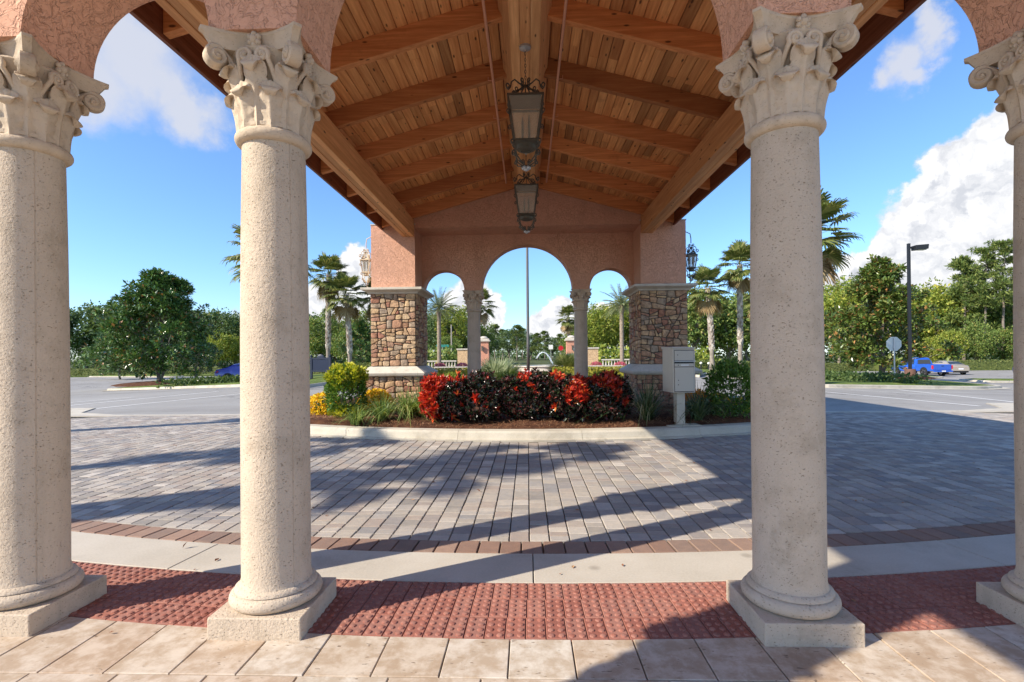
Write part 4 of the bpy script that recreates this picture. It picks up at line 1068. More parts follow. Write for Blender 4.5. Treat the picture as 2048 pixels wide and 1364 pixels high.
BOOT = mat_leaf('palm_boots', [(0, (0.26, 0.20, 0.16)), (0.5, (0.46, 0.40, 0.34)), (1, (0.64, 0.59, 0.52))], 0.85, 0.2, 0.0)
DPTR = mat_ground('date_palm_trunk', [(0.3, (0.16, 0.12, 0.085)), (0.5, (0.30, 0.24, 0.18)), (0.7, (0.42, 0.35, 0.27))], 6, 0.95, 26, 1.0, 0.04)

def limb(m, a, b, ra, rb, wob=0.12, n=5, sides=7):
    a, b = Vector(a), Vector(b); L = (b - a).length; pts = []
    for k in range(n + 1):
        t = k / n; p = a.lerp(b, t)
        if 0 < k < n: p += Vector((rnd.uniform(-1, 1), rnd.uniform(-1, 1), rnd.uniform(-0.5, 0.5))) * wob * L * 0.25
        pts.append(p)
    m.tube(pts, [ra + (rb - ra) * k / n for k in range(n + 1)], sides); return pts

def broadleaf_meshes(seed, h, r, trunk_h, n_cl, per, lsize, flat=1.0, tr=0.16):
    """(trunk mesh, crown mesh): limbs running to leaf clumps spread through an uneven crown"""
    global nr, rnd
    sv = rnd; rnd = random.Random(seed); nr = np.random.default_rng(seed); m = MB()
    top = Vector((rnd.uniform(-.3, .3), rnd.uniform(-.3, .3), trunk_h)); limb(m, (0, 0, -0.3), top, tr * 1.3, tr, 0.1)
    cz = trunk_h * 0.85 + (h - trunk_h * 0.85) * 0.5; hz = (h - trunk_h * 0.85) * 0.5 * flat
    lobes = [(rnd.uniform(0, 2 * pi), rnd.uniform(-.6, .9), rnd.uniform(0.75, 1.18)) for _ in range(7)]
    C = []
    while len(C) < n_cl:
        d = Vector((rnd.gauss(0, 1), rnd.gauss(0, 1), rnd.gauss(0, 1))).normalized(); a = atan2(d.y, d.x); k = 1.0
        for la, lz, ls in lobes: k = max(k * 0.97, ls * (1 - 0.35 * abs(((a - la + pi) % (2 * pi)) - pi) - 0.3 * abs(d.z - lz)))
        q = rnd.uniform(0.5, 1.0) ** 0.6 * min(max(k, 0.62), 1.15); C.append(Vector((d.x * r * q, d.y * r * q, cz + d.z * hz * q)))
    for c in C[::max(1, n_cl // 16)]: limb(m, top - Vector((0, 0, rnd.uniform(0, trunk_h * 0.35))), c, tr * 0.5, 0.02, 0.25, 4, 5)
    Ps, Ds = [], []
    for c in C:
        cr = r * rnd.uniform(0.16, 0.30); v = rand_dir(per); rad = nr.uniform(0.35, 1.0, (per, 1)) ** 0.5
        P = np.array(c) + v * rad * np.array([cr, cr, cr * 0.72]); Ps.append(P); Ds.append(v + np.array([0, 0, 0.15]) + 0.7 * nr.normal(size=(per, 3)))
    P = np.concatenate(Ps); D = np.concatenate(Ds); N = rand_dir(len(P)) + np.array([0, 0, 0.9]); L = nr.uniform(0.7, 1.3, len(P)) * lsize
    cm = mesh_leaves('crown', P, D, N, L, L * 0.62); tm = m.data('trunk', True); rnd = sv; return tm, cm
def pine_meshes(seed, h, r, bare):
    global nr, rnd
    sv = rnd; rnd = random.Random(seed); nr = np.random.default_rng(seed); m = MB(); tp = Vector((rnd.uniform(-.5, .5), rnd.uniform(-.5, .5), h)); tr = limb(m, (0, 0, -.3), tp, 0.2, 0.05, 0.03, 8)
    Ps, Ds = [], []
    for k in range(46):
        t = rnd.uniform(bare, 1.0); base = Vector((0, 0, 0)).lerp(tp, t); a = rnd.uniform(0, 2 * pi); q = (1 - (t - bare) / (1 - bare)); L = r * (0.35 + 0.75 * q ** 0.7) * rnd.uniform(0.5, 1.1)
        e = base + Vector((cos(a) * L, sin(a) * L, rnd.uniform(-0.1, 0.5) * L)); limb(m, base, e, 0.05, 0.015, 0.25, 4, 5)
        for j in range(4):
            c = base.lerp(e, rnd.uniform(0.45, 1.05)); n = 34; v = rand_dir(n); Ps.append(np.array(c) + v * nr.uniform(0.1, 1, (n, 1)) * np.array([0.55, 0.55, 0.34])); Ds.append(v + np.array([0, 0, 0.5]))
    P = np.concatenate(Ps); D = np.concatenate(Ds); L = nr.uniform(0.28, 0.5, len(P)); cm = mesh_leaves('crown', P, D, rand_dir(len(P)), L, L * 0.30); tm = m.data('trunk', True); rnd = sv; return tm, cm
def place_tree(name, meshes, mats, label, loc, s=1.0, rz=None, group=None, cat='tree'):
    t = thing(name, label, cat, loc, rnd.uniform(0, 6.28) if rz is None else rz, group, s if hasattr(s, '__len__') else (s, s, s))
    tm, cm = meshes
    a = link('trunk', tm, t); b = link('crown', cm, t)
    for o, mt in ((a, mats[0]), (b, mats[1])):
        if len(o.data.materials) == 0: o.data.materials.append(mt)
        o.material_slots[0].link = 'OBJECT'; o.material_slots[0].material = mt
    return t

BL = [broadleaf_meshes(21, 11, 4.6, 3.0, 120, 46, 0.40), broadleaf_meshes(22, 13, 4.0, 3.4, 120, 46, 0.40), broadleaf_meshes(23, 9, 4.2, 2.0, 110, 46, 0.38), broadleaf_meshes(24, 12, 5.2, 2.2, 140, 46, 0.42)]
PN = [pine_meshes(31, 17, 2.9, 0.50), pine_meshes(32, 15, 2.5, 0.56), pine_meshes(33, 13, 2.6, 0.30)]
# background wood: the trees stand in depth behind the lots; every one is its own object
ROWL = ['dark', 'blue-green', 'tall', 'broad', 'round', 'loose', 'dense', 'low', 'leaning', 'full']
cnt = [0]
def at(px, Y): return (px - 1056) / 1000.0 * Y
def wood(px, Y, top, k, mat, desc, pine=False, wide=1.0):
    """tree whose trunk stands in line with image column px at depth Y and whose top reaches image row top"""
    X = at(px, Y); g = G(X); hz = 712 - 0.0105 * (px - 1056); h = (hz - top) / 1000 * Y + 1.4 - g
    ms = (PN if pine else BL)[k]; base = (17, 15, 13)[k] if pine else (11, 13, 9, 12)[k]; s = h / base
    return place_tree('pine_tree' if pine else 'oak_tree', ms, (BARK, mat), desc, (X, Y, g - 0.05), (s * wide, s * wide, s), group=None)
def placewords(px):
    zones = [(140, 480, 'left of the second column'), (480, 620, 'behind the second column'), (620, 742, 'between the second column and the sunlit pier'), (742, 850, 'behind the sunlit pier'), (850, 935, 'in the left small arch'), (935, 1056, 'in the middle arch left of the flagpole'), (1056, 1180, 'in the middle arch right of the flagpole'), (1180, 1265, 'in the right small arch'), (1265, 1375, 'behind the shaded pier'), (1375, 1505, 'between the shaded pier and the right column'), (1505, 1655, 'behind the right column'), (1655, 2100, 'right of the right column')]
    for a, b, w in zones:
        if a <= px < b: return w
    return 'beyond the left edge'
LIST = []
for px, Y, top, k, mt, wd in [
    (60, 92, 600, 0, GREYL, 1), (150, 96, 604, 3, GREYL, 1), (205, 100, 598, 1, OAKL, 1.25), (255, 98, 592, 2, GREYL, 1.3), (305, 104, 600, 3, OAKL, 1.1), (350, 97, 606, 0, GREYL, 1.1), (400, 100, 612, 1, OAKL, 1.3), (440, 96, 618, 3, GREYL, 1), (480, 100, 622, 0, OAKL, 1.1), (540, 98, 620, 2, OAKL, 1.2), (600, 100, 618, 1, GREYL, 1.3),
    (430, 84, 660, 2, LIMEL, 0.8), (462, 86, 668, 0, LIMEL, 0.7), (170, 88, 690, 2, GREYL, 1.1),
    (635, 92, 625, 3, OAKL, 1), (668, 96, 640, 0, GREYL, 1.1), (705, 92, 628, 1, OAKL, 1.2), (740, 94, 612, 3, OAKL, 1.0), (690, 80, 655, 2, OAKL, 0.9),
    (790, 96, 625, 0, OAKL, 1.1), (845, 100, 612, 3, OAKL, 1), (875, 92, 622, 1, GREYL, 1.2), (905, 90, 604, 1, LIMEL, 1.0), (930, 98, 618, 0, OAKL, 1), (962, 92, 645, 3, OAKL, 0.9), (895, 84, 668, 2, OAKL, 1),
    (1180, 96, 618, 0, OAKL, 1.0), (1205, 90, 604, 3, LIMEL, 1.0), (1228, 98, 606, 1, OAKL, 1.2), (1255, 92, 592, 0, LIMEL, 1.0), (1300, 92, 590, 3, OAKL, 1.0), (1345, 96, 580, 1, OAKL, 1.3), (1150, 100, 655, 2, OAKL, 1.0),
    (1385, 82, 566, 0, OAKL, 0.9), (1412, 88, 590, 3, LIMEL, 0.9), (1450, 84, 585, 2, OAKL, 1.0), (1490, 86, 572, 1, OAKL, 1.1), (1540, 88, 575, 0, OAKL, 1.1), (1600, 86, 570, 3, OAKL, 1.0),
    (1665, 80, 560, 0, LIMEL, 0.95), (1700, 88, 545, 1, OAKL, 1.1), (1735, 84, 570, 2, LIMEL, 1.0), (1690, 74, 640, 2, OAKL, 1.0), (1800, 88, 562, 3, OAKL, 0.9), (1855, 82, 560, 0, LIMEL, 0.9), (1885, 90, 575, 1, OAKL, 1.1), (1935, 84, 590, 3, OAKL, 0.9), (1985, 80, 585, 0, OAKL, 0.9), (2030, 84, 570, 3, LIMEL, 1.0), (2075, 82, 575, 1, OAKL, 1.2),
    (1880, 72, 655, 2, LIMEL, 0.75), (1932, 72, 640, 3, OAKL, 0.8), (1985, 74, 650, 2, OAKL, 1.0), (1845, 76, 668, 2, LIMEL, 0.8), (2040, 72, 640, 0, OAKL, 0.9)]:
    LIST.append((px, Y, top, k, mt, wd))
seen = {}
for px, Y, top, k, mt, wd in sorted(LIST):
    w = placewords(px); seen.setdefault(w, []).append((px, Y, top, k, mt, wd))
NUM = ['leftmost', 'second', 'third', 'fourth', 'fifth', 'sixth', 'seventh', 'eighth', 'ninth', 'tenth', 'eleventh', 'twelfth', 'thirteenth', 'fourteenth', 'fifteenth', 'sixteenth', 'seventeenth', 'eighteenth']
KW = {'oak_leaves': 'green', 'lime_leaves': 'yellow-green', 'blue_green_leaves': 'blue-green'}
for w, items in seen.items():
    for i, (px, Y, top, k, mt, wd) in enumerate(items):
        pos = 'only' if len(items) == 1 else (NUM[i] if i else 'leftmost')
        t = wood(px, Y, top, k, mt, '%s leafy wood tree, %s from the left, %s' % (KW[mt.name], pos if pos != 'leftmost' else 'first', w), False, wd); t['group'] = 'trees of the wood behind the lots'
PIN = [(1904, 78, 525, 2), (1944, 76, 505, 0), (1978, 75, 492, 0), (2012, 80, 520, 1), (1928, 84, 545, 1), (1720, 86, 540, 1), (660, 105, 615, 1)]
PWD = ['shorter pine left of the two tall pines on the right', 'tall thin pine, left one of the tallest pair on the right', 'tallest pine standing against the big white cloud', 'pine nearest the right edge of the photo', 'thin pine between shorter and tall pines on the right', 'pine top showing behind the right magnolia', 'pine top right of the second column, above the wood']
for (px, Y, top, k), w in zip(PIN, PWD): wood(px, Y, top, k, PINEL, w, True)['group'] = 'pines rising above the wood'
# the far pine wood down the avenue, seen through the middle arch
i = 0
for px, top in [(925, 668), (945, 662), (962, 655), (978, 662), (990, 650), (1006, 660), (1020, 655), (1034, 652), (1046, 658), (1062, 664), (1076, 668), (1090, 664), (1104, 672), (1120, 670), (1132, 676), (1146, 668), (1160, 664), (1175, 655), (1190, 650)]:
    Y = 150 + (i * 37) % 50; h = (712 - top) / 1000 * Y + 1.4
    w = 'left of the flagpole' if px < 1056 else 'right of the flagpole'; idx = i if px < 1056 else i - 9
    ms = PN[2] if i % 3 else BL[1]; s = h / 13.0
    t = place_tree('pine_tree', ms, (BARK, PINEL if i % 3 else GREYL), 'distant avenue tree, %s from the left, %s' % ('first' if idx == 0 else NUM[idx], w), (at(px, Y), Y, 0), (s * 1.35, s * 1.35, s), group='distant trees down the avenue'); i += 1
# low bank of understorey behind everything so that no bare horizon shows
def thicket(name, x0, x1, y, h, dep, n, mat, label, lsize=0.5):
    P = np.stack([nr.uniform(x0, x1, n), y + nr.uniform(-dep, dep, n), nr.uniform(0, 1, n) ** 0.8 * h * (0.75 + 0.25 * np.sin(nr.uniform(0, 6.28, n)))], 1); P[:, 2] += np.array([G(x) for x in P[:, 0]])
    L = nr.uniform(0.7, 1.4, n) * lsize; o = link(name, mesh_leaves(name, P, rand_dir(n) + [0, 0, 0.3], rand_dir(n) + [0, -0.6, 0.6], L, L * 0.7), None, mat); return tag(o, label, 'undergrowth', kind='stuff')
thicket('undergrowth', -115, -14, 104, 4.2, 4, 9000, GREYL, 'dark shrubby undergrowth below the wood on the left')
thicket('undergrowth', 16, 115, 94, 5.0, 4, 9000, OAKL, 'green shrubby undergrowth below the wood on the right')
thicket('undergrowth', -26, -9.5, 72, 3.0, 3, 2200, OAKL, 'green shrubs under the trees beyond the left balustrade'); thicket('undergrowth', 9.5, 26, 72, 3.0, 3, 2200, LIMEL, 'yellow-green shrubs under the trees beyond the right balustrade')
thicket('undergrowth', -30, 30, 215, 5.0, 6, 3000, GREYL, 'far dark undergrowth closing the avenue', 1.0)

# ---- magnolias
def magnolia(seed, h, r, n_cl, low):
    global nr, rnd
    sv = rnd; rnd = random.Random(seed); nr = np.random.default_rng(seed); m = MB()
    for k in range(3): limb(m, (rnd.uniform(-.1, .1), rnd.uniform(-.1, .1), -0.3), (rnd.uniform(-.5, .5), rnd.uniform(-.4, .4), low + 0.9), 0.17 if k == 0 else 0.09, 0.09, 0.15)
    limb(m, (0, 0, low), (0.1, 0, h * 0.92), 0.13, 0.02, 0.05, 8)
    Ps, Ds = [], []
    nclump = n_cl // 11
    for k in range(nclump):
        t = rnd.random() ** 1.15 if k > 5 else 0.86 + 0.026 * k; a = rnd.uniform(0, 2 * pi); z = low + (h - low) * t
        env = r * float(np.interp(t, (0, 0.10, 0.25, 0.45, 0.62, 0.78, 0.9, 1.0), (0.55, 0.9, 1.0, 0.92, 0.70, 0.46, 0.26, 0.10)))
        env *= 1 + 0.14 * sin(3 * a + seed + 5 * t) + rnd.gauss(0, 0.19)
        q = env * rnd.uniform(0.12, 1.0) ** 0.5; c = Vector((cos(a) * q, sin(a) * q, z)); cr = r * rnd.uniform(0.13, 0.25) * (1 - 0.35 * t)
        if k % 4 == 0: limb(m, (0.05, 0, max(low, z - q * 0.5)), c, 0.05, 0.015, 0.15, 4, 5)
        for _ in range(rnd.randint(9, 15)):
            e = Vector((rnd.gauss(0, 1), rnd.gauss(0, 1), rnd.gauss(0, 0.8))); e = e.normalized() * cr * rnd.uniform(0.5, 1.1); d = (e.normalized() + Vector((cos(a) * 0.6, sin(a) * 0.6, 0.7))).normalized(); cc = c + e
            n = rnd.randint(13, 20); v = unit(nr.normal(size=(n, 3)) * 0.75 + np.array(d)); Ps.append(np.array(cc) + v * nr.uniform(0.02, 0.2, (n, 1)) + nr.normal(size=(n, 3)) * 0.06); Ds.append(v + 0.35 * nr.normal(size=(n, 3)))
    P = np.concatenate(Ps); D = np.concatenate(Ds); L = nr.uniform(0.22, 0.38, len(P)); cm = mesh_leaves('crown', P, D, rand_dir(len(P)) * 0.7 + np.array([0, 0, 1]), L, L * 0.46, fold=0.10); tm = m.data('trunk', True); rnd = sv; return tm, cm
MG = [magnolia(41, 7.6, 3.75, 1250, 1.1), magnolia(42, 8.3, 2.9, 1000, 0.95)]
def mound(x, y, r, label):
    m = MB(); n = 28; rings = []
    for q, z in ((1.0, 0.0), (0.8, 0.12), (0.5, 0.2), (0.15, 0.25)):
        rings.append([(x + r * q * (1 + 0.08 * sin(3 * k)) * cos(2 * pi * k / n), y + r * q * 0.8 * sin(2 * pi * k / n), G(x) + 0.18 + z * 1.0 + rnd.uniform(-.02, .02)) for k in range(n + 1)])
    m.grid(rings); o = m.build('mulch_mound', MULCH, None, True); return tag(o, label, 'mulch', kind='structure')
place_tree('magnolia_tree', MG[0], (BARK, MAGL), 'large dark magnolia tree on the left parking island', (-26.3, 35.0, G(26.3) + 0.34), (1.0, 1.0, 0.985), 0.4, 'magnolias'); mound(-26.0, 34.0, 2.6, 'mulch mound under the left magnolia')
place_tree('magnolia_tree', MG[0], (BARK, MAGL), 'smaller magnolia behind and left of the large left one', (-48.5, 58.0, G(48.5) + 0.1), (0.72, 0.72, 0.9), 2.0, 'magnolias')
place_tree('magnolia_tree', MG[1], (BARK, MAGL), 'smaller magnolia behind and right of the large left one', (-34.0, 50.2, G(34) + 0.1), (0.8, 0.8, 0.74), 1.0, 'magnolias')
place_tree('magnolia_tree', MG[1], (BARK, MAGR), 'sunlit magnolia with rusty leaves behind the stop sign', (25.2, 36.4, G(25.2) + 0.16), (1.05, 1.05, 0.98), 0.2, 'magnolias'); mound(25.0, 35.6, 2.8, 'mulch mound under the right magnolia')
place_tree('magnolia_tree', MG[1], (BARK, MAGL), 'dark magnolia between the second column and sunlit pier', (-19.6, 58.0, G(19.6) - 0.1), (0.75, 0.75, 0.72), 3.0, 'magnolias')

# ---- Washington palms
def washingtonia(seed, h, n_leaf=40, R=1.85, r0=0.21, boots=True):
    global rnd
    sv = rnd; rnd = random.Random(seed); m = MB(); bend = Vector((rnd.uniform(-.25, .25), rnd.uniform(-.25, .25)))
    ax = lambda z: Vector((bend.x * (z / h) ** 2, bend.y * (z / h) ** 2, z))
    rad = lambda z: r0 * (1.22 - 0.35 * min(z / 1.2, 1) - 0.12 * z / h)
    m.tube([ax(h * k / 16 - (0.3 if k == 0 else 0)) for k in range(17)], [rad(h * k / 16) for k in range(17)], 14); tm = m.data('trunk', True)
    b = MB(); z = h * 0.27; k = 0
    while boots and z < h - 0.1:
        a = k * 2.39996; c = ax(z); r_ = rad(z) * 0.96; d = Vector((cos(a), sin(a), 0)); s = Vector((-sin(a), cos(a), 0)); w = 0.115; o = 0.075 + 0.03 * rnd.random(); l = 0.24
        p = c + d * r_; V = [p - s * w, p + s * w, p + s * w * 0.55 + d * o + Vector((0, 0, l)), p - s * w * 0.55 + d * o + Vector((0, 0, l)), p - d * 0.03 + Vector((0, 0, l * 0.9))]
        b.add([tuple(v) for v in V], [(0, 1, 2, 3), (3, 2, 4), (0, 3, 4), (2, 1, 4)]); z += 0.0255; k += 1
    bm = b.data('boots') if boots else None
    g, dd = MB(), MB()
    for i in range(n_leaf):
        dead = i > n_leaf * 0.86; t = i / n_leaf; el = (1.25 - 2.0 * t + rnd.uniform(-.18, .18)) if not dead else rnd.uniform(-1.35, -0.95); a = i * 2.39996 + rnd.uniform(-.2, .2); mm = dd if dead else g
        d = Vector((cos(a) * cos(el), sin(a) * cos(el), sin(el))); c0 = ax(h - 0.15 + 0.35 * max(0, sin(el))); pl = R * 0.60 * rnd.uniform(0.85, 1.1)
        hub = c0 + d * pl - Vector((0, 0, 0.10 * pl)); sd_ = Vector((-sin(a), cos(a), 0)); d2 = (d - Vector((0, 0, 0.18))).normalized(); up = sd_.cross(d2).normalized()
        mm.add([tuple(c0 - sd_ * 0.03), tuple(c0 + sd_ * 0.03), tuple(hub + sd_ * 0.015), tuple(hub - sd_ * 0.015)], [(0, 1, 2, 3)])
        ns = 24; bl = R * 0.54 * rnd.uniform(0.85, 1.1)
        for j in range(ns):
            q = (j / (ns - 1) - 0.5) * 2; an = q * 1.95; dr = (d2 * cos(an) + sd_ * sin(an)); dr = (dr - up * (0.18 * abs(q))).normalized(); l = bl * (1 - 0.28 * q * q) * rnd.uniform(0.9, 1.08)
            wv = dr.cross(up).normalized() * (bl * 0.058); p1 = hub + dr * l * 0.55; droop = 0.12 + 0.25 * rnd.random(); p2 = hub + dr * l * 0.86 - Vector((0, 0, l * droop * 0.30)); p3 = hub + dr * l * 0.97 - Vector((0, 0, l * droop * 0.85))
            f = up * (0.012 if j % 2 else -0.012)
            mm.add([tuple(hub), tuple(p1 + wv + f), tuple(p1 - wv - f), tuple(p2 + wv * 0.6), tuple(p2 - wv * 0.6), tuple(p3)], [(0, 1, 2), (1, 3, 4, 2), (3, 5, 4)])
    rnd = sv; return tm, bm, g.data('fan_leaves'), dd.data('dry_leaves')
WP = [washingtonia(51, 8.6), washingtonia(52, 6.7), washingtonia(53, 6.1, 40, 1.85), washingtonia(54, 8.0, 15, 1.1, 0.13)]
def fan_palm(i, loc, label, h=None, rz=None, group='tall fan palms'):
    tm, bm, gm, dm = WP[i]; base = (8.6, 6.7, 6.1, 8.0)[i]; s = (h / base) if h else 1
    t = thing('fan_palm', label, 'palm tree', loc, rnd.uniform(0, 6) if rz is None else rz, group, (1, 1, s) if abs(s - 1) < 0.15 else (s, s, s))
    link('trunk', tm, t, PALMT); link('trunk_boots', bm, t, BOOT); link('crown', gm, t, FANL); link('dry_skirt', dm, t, DEADL); return t
fan_palm(0, (at(652, 43), 43, G(17.3)), 'tallest fan palm between the second column and the sunlit pier', 8.85)
fan_palm(1, (at(697, 42.5), 42.5, G(15)), 'shorter fan palm just left of the sunlit pier', 6.95)
fan_palm(1, (at(757, 45), 45, G(13.4)), 'fan palm half hidden behind the sunlit pier', 7.0)
fan_palm(1, (at(1420, 42.5), 42.5, G(15.4)), 'shorter fan palm just right of the shaded pier', 7.15)
fan_palm(0, (at(1475, 43), 43, G(18)), 'taller fan palm left of the right near column', 9.2)
fan_palm(1, (at(1510, 48), 48, G(21)), 'fan palm mostly hidden behind the right near column', 7.4)
fan_palm(2, (at(528, 22.5), 22.5, G(11.6)), 'fan palm whose crown shows left of the second column', 6.1)
fan_palm(2, (at(1612, 22.5), 22.5, G(12.2)), 'fan palm whose fronds show right of the right near column', 6.6)
fan_palm(1, (at(955, 66), 66, 0), 'fan palm behind the far left column top', 8.2); fan_palm(1, (at(1138, 90), 90, 0), 'small far fan palm left of the far right column', 8.2)
# palms along the drive beside the viewer; only their shadows fall into the picture
for x, y, h, w in ((-11.7, 0.0, 8.0, 'nearest the viewer'), (-9.6, 1.6, 7.8, 'closest to the drive'), (-13.5, 1.9, 8.1, 'third from the viewer'), (-15.4, 6.2, 8.3, 'farthest off')):
    fan_palm(3, (x, y, G(x)), 'slim fan palm outside the picture on the left, %s' % w, h, group='slim fan palms beside the drive')

# ---- date palms
def date_palm(seed, h):
    global rnd, nr
    sv = rnd; rnd = random.Random(seed); nr = np.random.default_rng(seed); m = MB()
    m.tube([(0, 0, h * k / 24 - (0.2 if k == 0 else 0)) for k in range(25)], [(0.24 + (0.10 if k > 21 else 0)) * (1 + 0.10 * (k % 2)) for k in range(25)], 14); tm = m.data('trunk', True)
    Ps, Ds, Ls = [], [], []; r = MB()
    for i in range(46):
        a = i * 2.39996; t = i / 46; el = 1.35 - 1.75 * t + rnd.uniform(-.1, .1); L = 2.9 * rnd.uniform(0.85, 1.1); pts = []; p = Vector((0, 0, h)); d = Vector((cos(a) * cos(el), sin(a) * cos(el), sin(el))); n = 14
        for k in range(n + 1): pts.append(p.copy()); p = p + d * (L / n); d = (d + Vector((0, 0, -0.055))).normalized()
        r.tube(pts, [0.028 * (1 - 0.85 * k / n) for k in range(n + 1)], 4, False); sd_ = Vector((-sin(a), cos(a), 0))
        for k in range(2, n):
            for j in range(3):
                q = pts[k].lerp(pts[k + 1], j / 3); dd = (pts[k + 1] - pts[k]).normalized(); up = sd_.cross(dd)
                for s in (-1, 1):
                    Ps.append(tuple(q)); Ds.append(tuple(dd * 0.75 + sd_ * s * 0.75 + up * 0.35 * (1 if (k + j) % 2 else -0.1))); Ls.append(0.46 * (1 - 0.55 * abs(k / n - 0.45)))
    P = np.array(Ps); D = np.array(Ds); L = np.array(Ls); cm = mesh_leaves('crown', P, D, rand_dir(len(P)) + [0, 0, 1], L, L * 0.11, mid=0.3); rm = r.data('rachis'); rnd = sv; return tm, cm, rm
DP = date_palm(61, 7.6)
def date(px, Y, h, label, rz):
    t = thing('date_palm', label, 'palm tree', (at(px, Y), Y, 0), rz, 'date palms behind the arches', (h / 7.6,) * 3); link('trunk', DP[0], t, DPTR); link('crown', DP[1], t, DATEL); link('frond_stems', DP[2], t, DATEL)
date(878, 55, 6.7, 'date palm seen through the left small arch', 0.3); date(1243, 55, 6.8, 'date palm seen through the right small arch', 1.7)

# ---- shrubs on the island
def shrub(name, loc, rx, ry, h, n, mat, label, cat='shrub', leaf=0.06, asp=0.5, boxy=2.0, up=0.6, group=None, stem=True, shell=0.55, fold=0.12):
    t = thing(name, label, cat, loc, 0, group)
    v = rand_dir(n); v[:, 2] = np.abs(v[:, 2]) * np.where(nr.random(n) < 0.44, -1, 1)
    k = (np.abs(v) ** boxy).sum(1, keepdims=True) ** (-1 / boxy); rad = nr.uniform(shell, 1.0, (n, 1)) ** 0.5 * (1 + 0.06 * np.sin(v[:, :1] * 9 + v[:, 1:2] * 7 + v[:, 2:] * 5))
    P = v * k * rad * np.array([rx, ry, h * 0.52]) + np.array([0, 0, h * 0.50]); P[:, 2] = np.maximum(P[:, 2], 0.02)
    L = nr.uniform(0.7, 1.25, n) * leaf; link('foliage', mesh_leaves('foliage', P, v + [0, 0, up] + 0.6 * nr.normal(size=(n, 3)), rand_dir(n) * 0.8 + [0, 0, 0.8], L, L * asp, fold=fold), t, mat)
    if stem:
        m = MB()
        for q in range(7):
            a = rnd.uniform(0, 6.28); limb(m, (0.06 * cos(a), 0.06 * sin(a), -0.05), (rx * 0.7 * cos(a), ry * 0.7 * sin(a), h * rnd.uniform(0.5, 0.85)), 0.014, 0.005, 0.2, 4, 5)
        m.build('stems', BARK, t)
    return t
GOLD = mat_leaf('golden_leaves', [(0, (0.18, 0.24, 0.02)), (0.4, (0.38, 0.42, 0.03)), (0.75, (0.56, 0.55, 0.05)), (1, (0.66, 0.60, 0.08))], 0.5, 0.35, 0.3)
GREEN = mat_leaf('bright_green_leaves', [(0, (0.044, 0.106, 0.015)), (0.5, (0.094, 0.188, 0.027)), (1, (0.188, 0.300, 0.050))], 0.42, 0.45, 0.25)
YELF = mat_leaf('yellow_flowers', [(0, (0.72, 0.36, 0.015)), (0.3, (0.80, 0.52, 0.02)), (0.9, (0.86, 0.66, 0.03)), (1, (0.50, 0.40, 0.03))], 0.6, 0.3, 0.25)
ORGF = mat_leaf('orange_flowers', [(0, (0.62, 0.16, 0.012)), (0.5, (0.70, 0.26, 0.015)), (1, (0.72, 0.42, 0.03))], 0.6, 0.3, 0.25)
PINKF = mat_leaf('pink_flowers', [(0, (0.55, 0.06, 0.14)), (0.6, (0.68, 0.16, 0.26)), (1, (0.16, 0.22, 0.05))], 0.6, 0.3, 0.2)
GRASSL = mat_leaf('strap_leaves', [(0, (0.063, 0.119, 0.025)), (0.5, (0.140, 0.224, 0.049)), (0.85, (0.308, 0.392, 0.112)), (1, (0.504, 0.504, 0.196))], 0.4, 0.45, 0.25)
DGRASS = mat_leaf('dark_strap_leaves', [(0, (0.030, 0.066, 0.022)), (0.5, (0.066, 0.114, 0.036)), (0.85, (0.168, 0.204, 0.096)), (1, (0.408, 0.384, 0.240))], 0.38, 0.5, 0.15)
def gz(x, y): return bed_z(x, y) - 0.02
# golden shrub left: lime top, green below
t = shrub('golden_shrub', (-3.62, 9.85, gz(0, 9.85)), 0.36, 0.36, 1.0, 3400, GREEN, 'golden-topped clipped shrub beside the second column', leaf=0.075, boxy=2.6, shell=0.4)
n = 2400; v = rand_dir(n); v[:, 2] = v[:, 2] * 0.8 + 0.2; P = v * np.array([0.39, 0.38, 0.30]) * nr.uniform(0.6, 1, (n, 1)) ** 0.5 * (1 + 0.12 * np.sin(v[:, :1] * 8 + v[:, 1:2] * 6)) + np.array([0.0, 0, 0.74]); L = nr.uniform(0.05, 0.085, n)
link('golden_crown', mesh_leaves('golden_crown', P, v + [0, 0, 0.6] + 0.5 * nr.normal(size=(n, 3)), rand_dir(n) * 0.7 + [0, 0, 1], L, L * 0.6), t, GOLD)
n = 500; v = rand_dir(n); v[:, 2] = np.abs(v[:, 2]); P = v * np.array([0.34, 0.3, 0.16]) * nr.uniform(0.5, 1, (n, 1)) ** 0.5 + np.array([0.04, -0.1, 0.05]); L = nr.uniform(0.05, 0.09, n); link('low_shoots', mesh_leaves('low_shoots', P, v + [0, 0, 0.8], rand_dir(n) * 0.7 + [0, 0, 1], L, L * 0.55), t, GOLD)
shrub('round_shrub', (3.83, 9.55, gz(0, 9.5)), 0.44, 0.42, 1.02, 3600, GREEN, 'rounded green shrub right of the mailbox', leaf=0.075, boxy=2.4, shell=0.35)
def flowers(loc, rx, ry, h, mat, n, label, group):
    t = thing('flower_clump', label, 'flowers', loc, 0, group); v = rand_dir(n); v[:, 2] = np.abs(v[:, 2]); P = v * np.array([rx, ry, h]) * nr.uniform(0.7, 1, (n, 1)) ** 0.4
    link('petals', mesh_leaves('petals', P, v + 0.8 * nr.normal(size=(n, 3)), v + 0.3 * nr.normal(size=(n, 3)), nr.uniform(0.03, 0.06, n), nr.uniform(0.03, 0.05, n)), t, mat)
    k = n // 2; v = rand_dir(k); v[:, 2] = np.abs(v[:, 2]); P = v * np.array([rx, ry, h]) * nr.uniform(0.2, 0.85, (k, 1)); L = nr.uniform(0.04, 0.09, k); link('leaves', mesh_leaves('leaves', P, v + 0.5 * nr.normal(size=(k, 3)), rand_dir(k), L, L * 0.4), t, GREEN)
GF = 'yellow flower clumps on the island'
